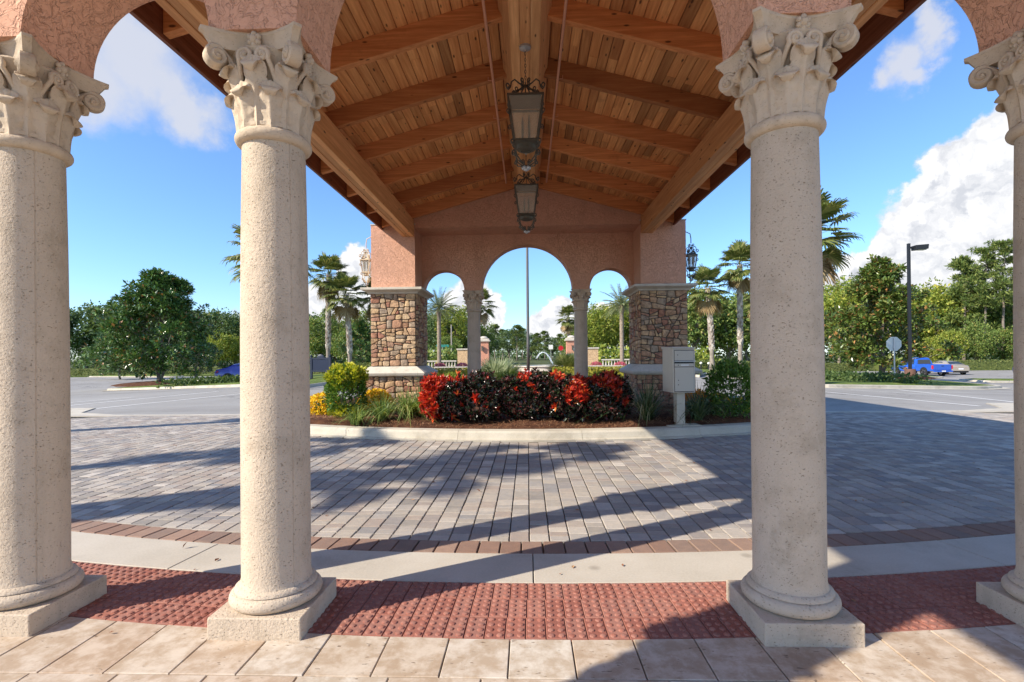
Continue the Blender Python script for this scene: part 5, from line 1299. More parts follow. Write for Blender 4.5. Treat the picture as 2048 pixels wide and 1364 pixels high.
flowers((-4.32, 10.5, gz(0, 10.5)), 0.46, 0.4, 0.44, YELF, 1900, 'yellow flowers between the second column and golden shrub', GF)
flowers((-3.25, 10.6, gz(0, 10.6)), 0.44, 0.4, 0.50, YELF, 1900, 'yellow flowers between golden shrub and sunlit pier', GF)
flowers((3.52, 10.55, gz(0, 10.5)), 0.30, 0.3, 0.46, ORGF, 1000, 'orange flowers right of the mailbox post', GF); flowers((3.95, 10.75, gz(0, 10.5)), 0.40, 0.35, 0.36, YELF, 1100, 'yellow flowers behind the rounded green shrub', GF)
flowers((4.6, 10.6, gz(0, 10.5)), 0.35, 0.35, 0.3, YELF, 700, 'yellow flowers beside the right near column', GF)
def strap_clump(loc, n, L, mat, label, group, spread=1.0):
    V, F = [], []
    for k in range(n):
        a = rnd.uniform(0, 2 * pi); q = abs(rnd.gauss(0.72, 0.30)) * spread; l = L * rnd.uniform(0.6, 1.15); d = Vector((cos(a), sin(a), 0)); s = Vector((-sin(a), cos(a), 0)); w = 0.0085; base = d * rnd.uniform(0, 0.07) + s * rnd.uniform(-.06, .06); b = len(V); pr = []
        for j in range(6):
            t = j / 5; p = base + d * (l * q * (t ** 1.2)) + Vector((0, 0, l * (t * 1.0 - 0.62 * q * t * t * (0.6 + t * 0.8)))); ww = w * (1 - t ** 2 * 0.9)
            p.z = max(p.z, 0.01); V += [tuple(p - s * ww), tuple(p + s * ww)]
        F += [(b + 2 * j, b + 2 * j + 1, b + 2 * j + 3, b + 2 * j + 2) for j in range(5)]
    t = thing('strap_leaf_clump', label, 'grass clump', loc, 0, group); link('blades', fast_mesh('blades', V, F), t, mat)
SG = 'strap-leaf clumps on the island'
strap_clump((-2.30, 9.45, gz(0, 9.4)), 260, 0.85, GRASSL, 'bright strap-leaf clump left of the red hedge end', SG); strap_clump((-2.75, 9.30, gz(0, 9.3)), 170, 0.7, GRASSL, 'strap-leaf clump in front of the sunlit pier', SG)
strap_clump((-3.15, 9.05, gz(0, 9.0)), 130, 0.5, GRASSL, 'small strap-leaf clump beside the golden shrub', SG); strap_clump((-2.15, 9.85, gz(0, 9.8)), 170, 0.9, GRASSL, 'tall strap-leaf clump between pier and red hedge', SG)
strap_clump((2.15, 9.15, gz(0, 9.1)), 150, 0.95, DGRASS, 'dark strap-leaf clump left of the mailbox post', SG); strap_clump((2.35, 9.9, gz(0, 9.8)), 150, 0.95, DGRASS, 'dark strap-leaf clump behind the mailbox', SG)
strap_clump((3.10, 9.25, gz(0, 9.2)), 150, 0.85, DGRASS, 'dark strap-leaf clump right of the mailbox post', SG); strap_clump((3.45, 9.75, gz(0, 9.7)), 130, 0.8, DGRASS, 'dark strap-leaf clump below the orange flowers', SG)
# ---- crotons: five plants grown into one hedge
CRD = [(0, (0.010, 0.016, 0.012)), (0.3, (0.020, 0.030, 0.016)), (0.55, (0.035, 0.058, 0.022)), (0.72, (0.055, 0.022, 0.022)), (0.88, (0.12, 0.022, 0.028)), (1, (0.16, 0.05, 0.035))]
CRR = [(0, (0.16, 0.014, 0.012)), (0.3, (0.44, 0.028, 0.015)), (0.65, (0.62, 0.045, 0.022)), (0.9, (0.70, 0.11, 0.03)), (1, (0.68, 0.28, 0.06))]
CDARK = mat_leaf('dark_croton_leaves', CRD, 0.26, 0.6, 0.05, (1.2, 1.0, 0.8)); CRED = mat_leaf('red_croton_leaves', CRR, 0.38, 0.5, 0.18, (1.3, 0.9, 0.7))
def croton(x, y, rx, ry, h, n, patches, label):
    t = thing('croton_shrub', label, 'shrub', (x, y, gz(0, y)), 0, 'crotons forming the red hedge')
    # rosettes of upright leaves over a boxy hull
    nc = n // 11; v = rand_dir(nc); v[:, 2] = np.abs(v[:, 2]) * np.where(nr.random(nc) < 0.3, -1, 1); b = 3.4; k = (np.abs(v) ** b).sum(1, keepdims=True) ** (-1 / b)
    C_ = v * k * nr.uniform(0.5, 1.0, (nc, 1)) ** 0.4 * np.array([rx, ry, h * 0.48]) + np.array([0, 0, h * 0.49]); C_[:, 2] += (0.07 * nr.normal(size=nc) + 0.05 * np.sin(C_[:, 0] * 9 + x * 5)) * (C_[:, 2] > h * 0.7); C_[:, 2] = np.maximum(C_[:, 2], 0.04)
    ax = unit(v * np.array([1, 1, 0.5]) + [0, 0, 1.0]); red = np.zeros(nc, bool)
    for (px, pz, pr) in patches: red |= (((C_[:, 0] + x - px) / pr) ** 2 + ((C_[:, 2] - pz) / pr) ** 2 < nr.uniform(0.25, 1.2, nc))
    red |= nr.random(nc) < 0.02
    for name, sel, mat, ln in (('dark_leaves', ~red, CDARK, 0.12), ('red_leaves', red, CRED, 0.135)):
        Cs = np.repeat(C_[sel], 11, 0); A = np.repeat(ax[sel], 11, 0)
        if len(Cs) == 0: continue
        D = A * 0.75 + 0.62 * nr.normal(size=Cs.shape); L = nr.uniform(0.6, 1.15, len(Cs)) * ln
        link(name, mesh_leaves(name, Cs - unit(D) * 0.03, D, A + 0.3 * nr.normal(size=Cs.shape), L, L * 0.30, fold=0.16, mid=0.55), t, mat)
    m = MB()
    for q in range(10):
        a = rnd.uniform(0, 6.28); limb(m, (0.1 * cos(a), 0.1 * sin(a), -0.05), (rx * 0.8 * cos(a), ry * 0.8 * sin(a), h * rnd.uniform(0.5, 0.9)), 0.013, 0.006, 0.15, 4, 5)
    m.build('stems', BARK, t)
croton(-1.56, 9.32, 0.40, 0.46, 0.76, 7200, [(-1.80, 0.72, 0.28), (-1.88, 0.42, 0.26), (-1.75, 0.16, 0.20), (-1.45, 0.82, 0.16), (-1.60, 0.62, 0.12)], 'croton at the left end of the hedge, mostly red and orange')
croton(-0.86, 9.36, 0.45, 0.46, 0.77, 7800, [(-1.18, 0.85, 0.12), (-0.95, 0.40, 0.07)], 'dark croton, second from the left in the red hedge')
croton(-0.06, 9.38, 0.45, 0.46, 0.77, 7800, [(-0.10, 0.82, 0.14), (0.06, 0.62, 0.08), (-0.5, 0.80, 0.09), (-0.25, 0.15, 0.05)], 'dark croton in the middle of the red hedge below the flagpole')
croton(0.74, 9.36, 0.45, 0.46, 0.77, 7800, [(0.90, 0.62, 0.20), (1.0, 0.48, 0.17), (0.70, 0.44, 0.09), (0.55, 0.8, 0.08)], 'croton with a red patch, fourth from the left in the red hedge')
croton(1.46, 9.34, 0.42, 0.46, 0.76, 7200, [(1.50, 0.74, 0.18), (1.62, 0.52, 0.12), (1.2, 0.70, 0.14), (1.70, 0.36, 0.08)], 'croton at the right end of the hedge, beside the mailbox')
# ---- planting behind the hedge
def fan_bush(loc, R, n, mat, label, rz=0):
    global rnd
    sv = rnd; rnd = random.Random(int(loc[0] * 100) + 5); g = MB()
    for i in range(n):
        a = i * 2.39996; el = rnd.uniform(0.05, 1.35); d = Vector((cos(a) * cos(el), sin(a) * cos(el), sin(el))); hub = d * R * 0.55; sd_ = Vector((-sin(a), cos(a), 0)); up = sd_.cross(d).normalized()
        g.add([tuple(-sd_ * 0.012), tuple(sd_ * 0.012), tuple(hub + sd_ * 0.01), tuple(hub - sd_ * 0.01)], [(0, 1, 2, 3)])
        for j in range(20):
            q = (j / 19 - 0.5) * 2; dr = (d * cos(q * 1.5) + sd_ * sin(q * 1.5) + up * 0.15 * abs(q)).normalized(); l = R * 0.5 * (1 - 0.25 * q * q); w = dr.cross(up).normalized() * R * 0.018; p1 = hub + dr * l * 0.45
            g.add([tuple(hub), tuple(p1 + w), tuple(hub + dr * l), tuple(p1 - w)], [(0, 1, 2), (0, 2, 3)])
    t = thing('fan_palm_bush', label, 'palm bush', loc, rz); link('fronds', g.data('fronds'), t, mat); rnd = sv
SILV = mat_leaf('silver_palm_leaf', [(0, (0.10, 0.14, 0.06)), (0.5, (0.20, 0.25, 0.12)), (1, (0.42, 0.45, 0.28))], 0.45, 0.4, 0.2)
fan_bush((-1.02, 17.5, 0.2), 1.25, 44, SILV, 'silvery low fan palm left of the flagpole'); fan_bush((-0.1, 15.2, 0.2), 0.72, 30, SILV, 'small silvery palm in front of the flagpole'); fan_bush((2.3, 30.0, 0.2), 1.5, 34, FANL, 'young palm right of the heron fountain'); fan_bush((1.25, 15.5, 0.2), 0.7, 26, FANL, 'low green palm right of the flagpole')
LIMEB = mat_leaf('lime_shrub_leaves', [(0, (0.10, 0.15, 0.02)), (0.5, (0.22, 0.28, 0.04)), (1, (0.40, 0.42, 0.08))], 0.5, 0.35, 0.3)
BH = 'lime shrubs behind the red hedge'
for i, (x, y, rx, h) in enumerate(((-1.25, 13.9, 0.45, 0.75), (-0.45, 14.1, 0.5, 0.72), (0.5, 14.0, 0.5, 0.72), (0.98, 14.3, 0.45, 0.7), (-2.2, 14.6, 0.5, 0.7), (2.2, 14.6, 0.5, 0.7))):
    shrub('lime_shrub', (x, y, 0.2), rx, 0.4, h, 800, LIMEB, 'lime-green shrub behind the red hedge, %s from the left' % ['second', 'third', 'fourth', 'fifth', 'first', 'sixth'][i], leaf=0.085, group=BH)
# ---- clipped hedges
def hedge(x0, y0, x1, y1, w, h, n, mat, label, z=None, leaf=0.16):
    a = Vector((x0, y0)); b = Vector((x1, y1)); L_ = (b - a).length; d = (b - a) / L_; nn = Vector((-d.y, d.x)); c = (a + b) / 2; zz = G(c.x) if z is None else z
    t = thing('clipped_hedge', label, 'hedge', (c.x, c.y, zz)); u = nr.uniform(-L_ / 2, L_ / 2, n); s = nr.uniform(-w / 2, w / 2, n); q = nr.uniform(0, h, n); f = nr.random(n)
    q = np.where(f < 0.42, h * nr.uniform(0.9, 1.03, n), q); s = np.where((f >= 0.42) & (f < 0.9), np.where(nr.random(n) < 0.8, -1, 1) * (w / 2) * nr.uniform(0.85, 1.05, n) * (1 if nn.y > 0 else -1), s)
    gx = np.array([G(c.x + d.x * k) for k in u]) - G(c.x) if z is None else 0
    P = np.stack([d.x * u + nn.x * s, d.y * u + nn.y * s, q + gx], 1); l = nr.uniform(0.7, 1.3, n) * leaf
    link('foliage', mesh_leaves('foliage', P, rand_dir(n) + [0, -0.3, 0.5], rand_dir(n) + [0, -0.5, 0.8], l, l * 0.6), t, mat)
    m = MB(); V = []; k = 0
    hw = w * 0.42; V = [(d.x * e * L_ / 2 * 0.995 + nn.x * o_ * hw, d.y * e * L_ / 2 * 0.995 + nn.y * o_ * hw, zq) for zq in (0, h * 0.9) for e, o_ in ((-1, -1), (1, -1), (1, 1), (-1, 1))]
    if z is None: V = [(vx, vy, vz + G(c.x + vx) - G(c.x)) for vx, vy, vz in V]
    m.add(V, [(0, 3, 2, 1), (4, 5, 6, 7), (0, 1, 5, 4), (1, 2, 6, 5), (2, 3, 7, 6), (3, 0, 4, 7)]); o = m.build('inner_twigs', mat, t); fix_normals(o.data)
HDG = mat_leaf('hedge_leaves', [(0, (0.056, 0.091, 0.021)), (0.5, (0.126, 0.161, 0.042)), (1, (0.238, 0.252, 0.084))], 0.6, 0.3, 0.2)
hedge(-82, 69.5, -24, 68.0, 1.4, 1.05, 9000, HDG, 'long clipped hedge along the far left edge of the lot')
hedge(46, 67.6, 90, 65.6, 1.4, 1.25, 6500, HDG, 'clipped hedge along the far right edge of the lot'); hedge(22, 66.0, 45, 67.0, 1.4, 1.0, 4000, HDG, 'clipped hedge behind the pickup and right magnolia')
hedge(-26, 49.0, -11.2, 47.0, 1.6, 1.0, 3500, HDG, 'clipped hedge behind the two left fan palms'); hedge(11.2, 47.5, 27, 49.5, 1.6, 1.0, 3500, HDG, 'clipped hedge behind the two right fan palms')
YHG = mat_leaf('yellow_hedge_leaves', [(0, (0.14, 0.16, 0.02)), (0.5, (0.28, 0.28, 0.035)), (1, (0.45, 0.40, 0.06))], 0.55, 0.3, 0.25)
hedge(-5.2, 26.0, -1.2, 26.5, 0.8, 0.55, 1500, YHG, 'low yellow hedge left of the flagpole', 0.2, 0.1); hedge(1.3, 26.5, 5.2, 26.0, 0.8, 0.55, 1500, YHG, 'low yellow hedge right of the flagpole', 0.2, 0.1)
# ground cover on the side islands
def cover(name, x0, x1, y0, y1, h, n, label):
    P = np.stack([nr.uniform(x0, x1, n), nr.uniform(y0, y1, n), nr.uniform(0, h, n)], 1); P[:, 2] += np.array([G(x) for x in P[:, 0]]) + 0.14
    l = nr.uniform(0.12, 0.26, n); o = link(name, mesh_leaves(name, P, rand_dir(n) + [0, 0, 0.3], rand_dir(n) + [0, 0, 1], l, l * 0.6), None, GREYG); tag(o, label, 'ground cover', kind='stuff')
GREYG = mat_leaf('juniper_leaves', [(0, (0.03, 0.06, 0.015)), (0.5, (0.07, 0.12, 0.03)), (1, (0.14, 0.19, 0.06))], 0.6, 0.3, 0.2)
cover('ground_cover', -22.5, -14.2, 29.4, 32.4, 0.42, 2600, 'low green ground cover on the left island beside the sedan'); cover('ground_cover', 13.6, 19.6, 24.6, 30.5, 0.45, 2600, 'low green ground cover left of the stop sign')

# fallen leaves and bits of bark on the paving, as after a windy day
n = 150; xx = nr.uniform(-6, 6, n); yy = np.where(nr.random(n) < 0.55, nr.uniform(7.2, 8.15, n), nr.uniform(2.4, 7.5, n)); ok = np.array([not in_island(a, b, 0.05) for a, b in zip(xx, yy)])
P = np.stack([xx, yy, np.full(n, 0.006)], 1)[ok]; L = nr.uniform(0.02, 0.055, len(P))
o = link('fallen_leaves', mesh_leaves('fallen_leaves', P, np.stack([nr.normal(size=len(P)), nr.normal(size=len(P)), nr.uniform(0, 0.25, len(P))], 1), rand_dir(len(P)) * 0.3 + [0, 0, 1], L, L * 0.5), None, STRAW); tag(o, 'small dry leaves scattered over the pavers', 'leaves', kind='stuff')

# ================================================================== MAILBOX
t = thing('cluster_mailbox', 'beige cluster mailbox on a post in front of the shaded pier', 'mailbox', (2.70, 9.02, 0.155), radians(7))
m = MB(); m.box(-0.30, 0.30, -0.22, 0.30, -0.03, 0.012); m.build('concrete_pad', KERBC, t)
m = MB(); m.box(-0.075, 0.075, -0.06, 0.09, 0.014, 0.58); bevel(m.build('pedestal', MAILP, t), 0.006)
m = MB(); m.box(-0.115, 0.115, -0.10, 0.13, 0.013, 0.022); m.build('base_plate', MAILP, t)
W2 = 0.20; m = MB(); m.box(-W2, W2, -0.20, 0.27, 0.58, 1.345); bevel(m.build('cabinet', MAILP, t), 0.006)
m = MB(); V = [(-W2 - 0.012, -0.215, 1.347), (W2 + 0.012, -0.215, 1.347), (W2 + 0.012, 0.285, 1.347), (-W2 - 0.012, 0.285, 1.347), (-W2 - 0.012, -0.215, 1.372), (W2 + 0.012, -0.215, 1.372), (W2 + 0.012, 0.285, 1.392), (-W2 - 0.012, 0.285, 1.392)]
m.add(V, [(0, 3, 2, 1), (4, 5, 6, 7), (0, 1, 5, 4), (1, 2, 6, 5), (2, 3, 7, 6), (3, 0, 4, 7)]); bevel(m.build('hood', MAILP, t), 0.004)
def mdoor(z0, z1, name='compartment_door'):
    m = MB(); m.box(-W2 + 0.028, W2 - 0.028, -0.214, -0.2015, z0, z1); return bevel(m.build(name, MAILP, t), 0.003)
m = MB(); m.box(-W2 + 0.022, W2 - 0.022, -0.2035, -0.2012, 0.595, 1.325); m.build('door_gap_shade', IRONB, t)  # black plate behind the doors, painting the shade in their gaps
mdoor(1.145, 1.315, 'outgoing_mail_door'); mdoor(1.035, 1.092); d = mdoor(0.605, 1.025, 'parcel_door')
m = MB(); m.box(-W2 + 0.02, W2 - 0.008, -0.236, -0.2015, 1.122, 1.138); m.build('mail_slot_lip', STEEL, t)
m = MB(); m.box(-W2 + 0.03, W2 - 0.03, -0.2065, -0.2036, 1.098, 1.120); m.build('mail_slot', IRONB, t)
DECAL = plain('decal_white', (0.78, 0.76, 0.72), 0.5)
m = MB(); m.box(-0.06, 0.08, -0.2165, -0.2145, 1.05, 1.075); m.build('number_decal', DECAL, t)
for x, z in ((-0.11, 1.062), (-0.11, 0.80), (-0.11, 0.72), (-0.12, 1.24)):
    m = MB(); m.lathe([(0.008, 0.0), (0.008, 0.006), (0.004, 0.007)], 10); m.build('lock', IRONB, t, loc=(x, -0.2145, z), rot=(pi / 2, 0, 0))

# ================================================================== SIGNS AND POLES
t = thing('stop_sign', 'back of an octagonal stop sign on a steel post, right lot', 'sign', (19.75, 27.6, G(20.05) - 0.04), radians(-4))
m = MB(); m.box(-0.028, 0.028, -0.02, 0.02, -0.3, 2.62); m.build('post', STEEL, t)
m = MB(); R_ = 0.41; m.prism([(R_ * cos(pi / 8 + k * pi / 4), 2.27 + R_ * sin(pi / 8 + k * pi / 4)) for k in range(8)], 0.0215, 0.0265, 'y'); m.build('plate', plain('sign_back', (0.52, 0.56, 0.55), 0.45, 0.3), t)
REDS = plain('sign_red', (0.50, 0.015, 0.02), 0.4); m = MB(); m.prism([(0.395 * cos(pi / 8 + k * pi / 4), 2.27 + 0.395 * sin(pi / 8 + k * pi / 4)) for k in range(8)], 0.0267, 0.028, 'y'); m.build('red_face', REDS, t)
t = thing('parking_light', 'dark parking lot light pole with one lamp head', 'lamp post', (24.6, 33.0, G(24.6) + 0.1), 0)
m = MB(); m.lathe([(0.30, -0.4), (0.30, 0.72), (0.27, 0.76)], 20); m.build('concrete_base', plain('dark_base', (0.13, 0.065, 0.045), 0.8), t, True, 40)
m = MB(); m.box(-0.075, 0.075, -0.075, 0.075, 0.76, 8.85); bevel(m.build('pole', IRONB, t), 0.01)
m = MB(); m.box(0.076, 0.32, -0.04, 0.04, 8.52, 8.64); m.build('arm', IRONB, t)
m = MB(); m.add([(0.32, -0.22, 8.40), (1.10, -0.22, 8.46), (1.10, 0.22, 8.46), (0.32, 0.22, 8.40), (0.30, -0.24, 8.70), (1.12, -0.24, 8.76), (1.12, 0.24, 8.76), (0.30, 0.24, 8.70)], [(0, 3, 2, 1), (4, 5, 6, 7), (0, 1, 5, 4), (1, 2, 6, 5), (2, 3, 7, 6), (3, 0, 4, 7)]); hd = bevel(m.build('lamp_head', IRONB, t), 0.02)
m = MB(); m.box(0.40, 1.04, -0.17, 0.17, 8.415, 8.43); m.build('lens', plain('lamp_lens', (0.55, 0.57, 0.55), 0.2), hd)
t = thing('flagpole', 'tall dark flagpole seen through the middle arch', 'flagpole', (0.02, 30.0, 0.2)); m = MB(); m.lathe([(0.10, 0), (0.085, 2), (0.075, 8), (0.05, 14)], 16); m.build('pole', plain('flagpole_metal', (0.16, 0.15, 0.14), 0.4, 0.5), t, True); m = MB(); m.lathe([(0.22, 0), (0.22, 0.12), (0.12, 0.3), (0.105, 0.32)], 20); m.build('base_collar', STEEL, t, True, 40)
# navy notice board on two posts, left verge
t = thing('notice_board', 'dark blue notice board on two posts beside the second column', 'sign', (-12.75, 30.4, G(13.0) + 0.12), radians(-8))
NAVY = plain('navy_paint', (0.020, 0.026, 0.05), 0.4)
for s in (-1, 1):
    m = MB(); m.box(s * 0.62 - 0.06, s * 0.62 + 0.06, -0.06, 0.06, -0.3, 1.42); m.lathe([(0.04, 1.42), (0.07, 1.46), (0.07, 1.52), (0.02, 1.56)], 12, (s * 0.62, 0, 0)); m.build('post', NAVY, t)
m = MB(); m.box(-0.555, 0.555, -0.025, 0.025, 0.62, 1.30); m.build('panel', plain('navy_panel', (0.018, 0.026, 0.055), 0.4, 0.0, 0.3), t)
m = MB(); m.box(-0.555, 0.555, -0.045, 0.045, 1.305, 1.40); m.box(-0.555, 0.555, -0.045, 0.045, 0.52, 0.615); m.build('rail', NAVY, t)
m = MB(); m.sphere((0, 0, 1.40), 0.26, 0.04, 0.2, 16, 8); m.build('crest', NAVY, t, True)
# short pale posts on the right verge
for x, w in ((at(1398, 46), 'left'), (at(1413, 46), 'right')):
    t = thing('marker_post', 'short pale-topped marker post right of the shaded pier, %s of two' % w, 'post', (x, 46, G(x) + 0.15)); m = MB(); m.lathe([(0.08, 0), (0.07, 0.5), (0.07, 0.55)], 10); m.build('stem', IRONB, t); m = MB(); m.sphere((0, 0, 0.66), 0.13, 0.13, 0.12, 10, 6); m.build('cap', DECAL, t, True)

# ================================================================== ENTRANCE: pillars, wing walls, balustrades, fountain
PINKW = mat_stucco('far_stucco', (0.62, 0.30, 0.20))
def gate_pillar(px, Y, label, side):
    X = at(px, Y); t = thing('gate_pillar', label, 'pillar', (X, Y, 0), 0, 'entrance pillars')
    m = MB(); m.frustum(-0.72, 0.72, -0.72, 0.72, -0.4, 3.3, 0.10); m.build('shaft', PINKW, t)
    m = MB(); m.box(-0.82, 0.82, -0.82, 0.82, 3.3, 3.48); m.box(-0.70, 0.70, -0.70, 0.70, 3.48, 3.66); m.build('cornice', TRIM, t)
    m = MB(); m.lathe([(0.5, 3.66), (0.55, 3.75), (0.4, 3.9), (0.15, 3.98)], 16); m.build('urn', TRIM, t, True, 40)
    m = MB(); m.box(side * 0.10 - 0.12, side * 0.10 + 0.12, -0.95, -0.73, 2.1, 2.62); m.box(side * 0.10 - 0.17, side * 0.10 + 0.17, -0.98, -0.73, 2.62, 2.68); m.build('lamp', IRON, t)
    m = MB(); a = side * 2.6; m.box(min(a - 0.75, a + 0.75), max(a - 0.75, a + 0.75), -0.4, 0.4, -0.4, 2.25); w = m.build('stone_wing', STONE, t); m = MB(); m.box(a - 0.85, a + 0.85, -0.5, 0.5, 2.252, 2.42); m.build('wing_cap', TRIM, t)
gate_pillar(968, 64, 'pink entrance pillar right of the far left column', -1); gate_pillar(1143, 64, 'pink entrance pillar left of the far right column', 1)
def balustrade(x0, x1, Y, label):
    t = thing('balustrade', label, 'balustrade', ((x0 + x1) / 2, Y, 0), 0, 'white balustrades'); ox = (x0 + x1) / 2
    m = MB(); m.box(x0 - ox, x1 - ox, -0.14, 0.14, -0.35, 0.12); m.build('bottom_rail', TRIM, t); m = MB(); m.box(x0 - ox, x1 - ox, -0.16, 0.16, 0.80, 0.95); m.build('top_rail', TRIM, t)
    b = MB(); b.lathe([(0.07, 0.12), (0.10, 0.30), (0.055, 0.52), (0.075, 0.72), (0.07, 0.80)], 8); me = b.data('baluster', True); n = int((x1 - x0) / 0.34)
    for k in range(n): link('baluster', me, t, TRIM, loc=(x0 - ox + (k + 0.5) * (x1 - x0) / n, 0, 0))
balustrade(-13.5, -8.6, 60, 'white balustrade seen through the left small arch'); balustrade(8.8, 13.6, 60, 'white balustrade seen through the right small arch')
def planter(px, Y, label):
    t = thing('flower_urn', label, 'planter', (at(px, Y), Y, 0.05), 0, 'pink flower urns'); m = MB(); m.lathe([(0.30, 0), (0.22, 0.1), (0.40, 0.34), (0.48, 0.42), (0.42, 0.43)], 16); m.build('urn', TRIM, t, True, 40)
    n = 500; v = rand_dir(n); v[:, 2] = np.abs(v[:, 2]); P = v * np.array([0.55, 0.5, 0.34]) * nr.uniform(0.6, 1, (n, 1)) + [0, 0, 0.42]; link('flowers', mesh_leaves('flowers', P, v + 0.6 * nr.normal(size=(n, 3)), v, nr.uniform(0.07, 0.12, n), nr.uniform(0.06, 0.1, n)), t, PINKF)
planter(879, 46, 'pink flower urn below the left date palm'); planter(924, 47, 'pink flower urn left of the far left column'); planter(1192, 47, 'pink flower urn right of the far right column'); planter(1240, 45, 'pink flower urn below the right date palm')
BRICKW = mat_pavers('brick_wall', [(0, (0.36, 0.20, 0.14)), (0.5, (0.45, 0.28, 0.2)), (1, (0.5, 0.36, 0.28))])
for s, w in ((-1, 'left'), (1, 'right')):
    t = thing('low_planter_wall', 'low brick planter wall with pale coping, %s of the fountain' % w, 'wall', (s * 5.0, 44.6, 0)); m = MB(); m.box(-3.3, 3.3, -0.2, 0.2, -0.2, 0.42); m.build('brickwork', BRICKW, t); m = MB(); m.box(-3.35, 3.35, -0.25, 0.25, 0.422, 0.50); m.build('coping', TRIM, t)
t = thing('fountain', 'round fountain basin down the avenue', 'fountain', (1.6, 40.0, 0.1)); m = MB(); m.lathe([(2.6, 0), (2.6, 0.42), (2.7, 0.46), (2.7, 0.54), (2.4, 0.55), (2.4, 0.2)], 40, cap=False); m.build('basin', TRIM, t, True, 40)
WATER = plain('fountain_water', (0.35, 0.45, 0.48), 0.05, 0, 0.6); m = MB(); m.lathe([(2.39, 0.36), (0.01, 0.37)], 40, cap=False); m.build('water', WATER, t)
JET = plain('water_jet', (0.8, 0.85, 0.88), 0.15); m = MB()
for k in range(5): m.tube([Vector((-1.0 + 0.25 * q + 0.03 * k, -0.6 + 0.1 * k, 1.6 - 0.30 * (q - 2.2) ** 2 * 0.35)) for q in range(7)], 0.008, 5)
m.build('water_jet', JET, t, True)
BRONZE = plain('bronze', (0.13, 0.17, 0.16), 0.45, 0.6)
t = thing('heron_statue', 'bronze heron statue standing by the fountain', 'statue', (2.9, 36.5, 0.2)); m = MB()
m.tube([(-0.55, 0, 1.05), (-0.3, 0, 1.12), (0, 0, 1.15), (0.28, 0, 1.22), (0.42, 0, 1.32)], [0.02, 0.13, 0.20, 0.15, 0.07], 12); m.tube([(0.40, 0, 1.28), (0.55, 0, 1.42), (0.42, 0, 1.58), (0.50, 0, 1.74), (0.62, 0, 1.76)], [0.07, 0.045, 0.04, 0.05, 0.05], 8); m.tube([(0.62, 0, 1.76), (0.95, 0, 1.70)], [0.035, 0.004], 6)
m.build('body', BRONZE, t, True); m = MB(); m.tube([(0.05, 0.07, 1.05), (0.10, 0.07, 0.55), (0.04, 0.07, -0.05)], 0.022, 6); m.tube([(0.05, -0.07, 1.05), (-0.02, -0.07, 0.55), (0.02, -0.07, -0.05)], 0.022, 6); m.build('legs', BRONZE, t)
# small signs down the avenue
for px, Y, z, c, lab, shape in ((1102, 90, 3.0, DECAL, 'small white road sign far down the avenue', 4), (1122, 86, 2.7, REDS, 'small red stop sign far down the avenue', 8), (885, 70, 2.9, plain('teal_sign', (0.03, 0.22, 0.18), 0.5), 'small green street sign through the left small arch', 4)):
    t = thing('road_sign', lab, 'sign', (at(px, Y), Y, 0)); m = MB(); m.lathe([(0.04, -0.3), (0.04, z)], 8); m.build('post', STEEL, t); m = MB()
    if shape == 8: m.prism([(0.45 * cos(pi / 8 + k * pi / 4), z + 0.45 * sin(pi / 8 + k * pi / 4)) for k in range(8)], -0.07, -0.045, 'y')
    else: m.box(-0.38, 0.38, -0.07, -0.045, z - 0.42, z + 0.35) if px > 1000 else m.box(-0.9, 0.9, -0.07, -0.045, z - 0.15, z + 0.2)
    m.build('plate', c, t)
t = thing('utility_pole', 'thin pale utility pole through the left small arch', 'pole', (at(903, 78), 78, 0)); m = MB(); m.lathe([(0.13, -0.3), (0.09, 6.4)], 8); m.build('pole', plain('grey_wood_pole', (0.36, 0.32, 0.28), 0.9), t)

# ================================================================== CARS
def wheel(t, x, y, r=0.33, w=0.22):
    m = MB(); m.lathe([(r * 0.66, -w / 2), (r * 0.94, -w / 2), (r, -w / 2 + 0.03), (r, w / 2 - 0.03), (r * 0.94, w / 2), (r * 0.66, w / 2)], 24, cap=False); wh = m.build('wheel', RUBBER, t, True, 40, loc=(x, y, r), rot=(pi / 2, 0, 0))
    m = MB(); m.lathe([(r * 0.68, -w * 0.35), (r * 0.68, w * 0.35)], 20); 
    for s in (-1, 1):
        for k in range(5):
            a = 2 * pi * k / 5; c, d = cos(a), sin(a); V = [(c * 0.05 - d * 0.03, d * 0.05 + c * 0.03, s * w * 0.36), (c * 0.05 + d * 0.03, d * 0.05 - c * 0.03, s * w * 0.36), (c * r * 0.62 + d * 0.04, d * r * 0.62 - c * 0.04, s * w * 0.44), (c * r * 0.62 - d * 0.04, d * r * 0.62 + c * 0.04, s * w * 0.44)]; m.add(V, [(0, 1, 2, 3)])
    m.build('rim', ALLOY, wh)
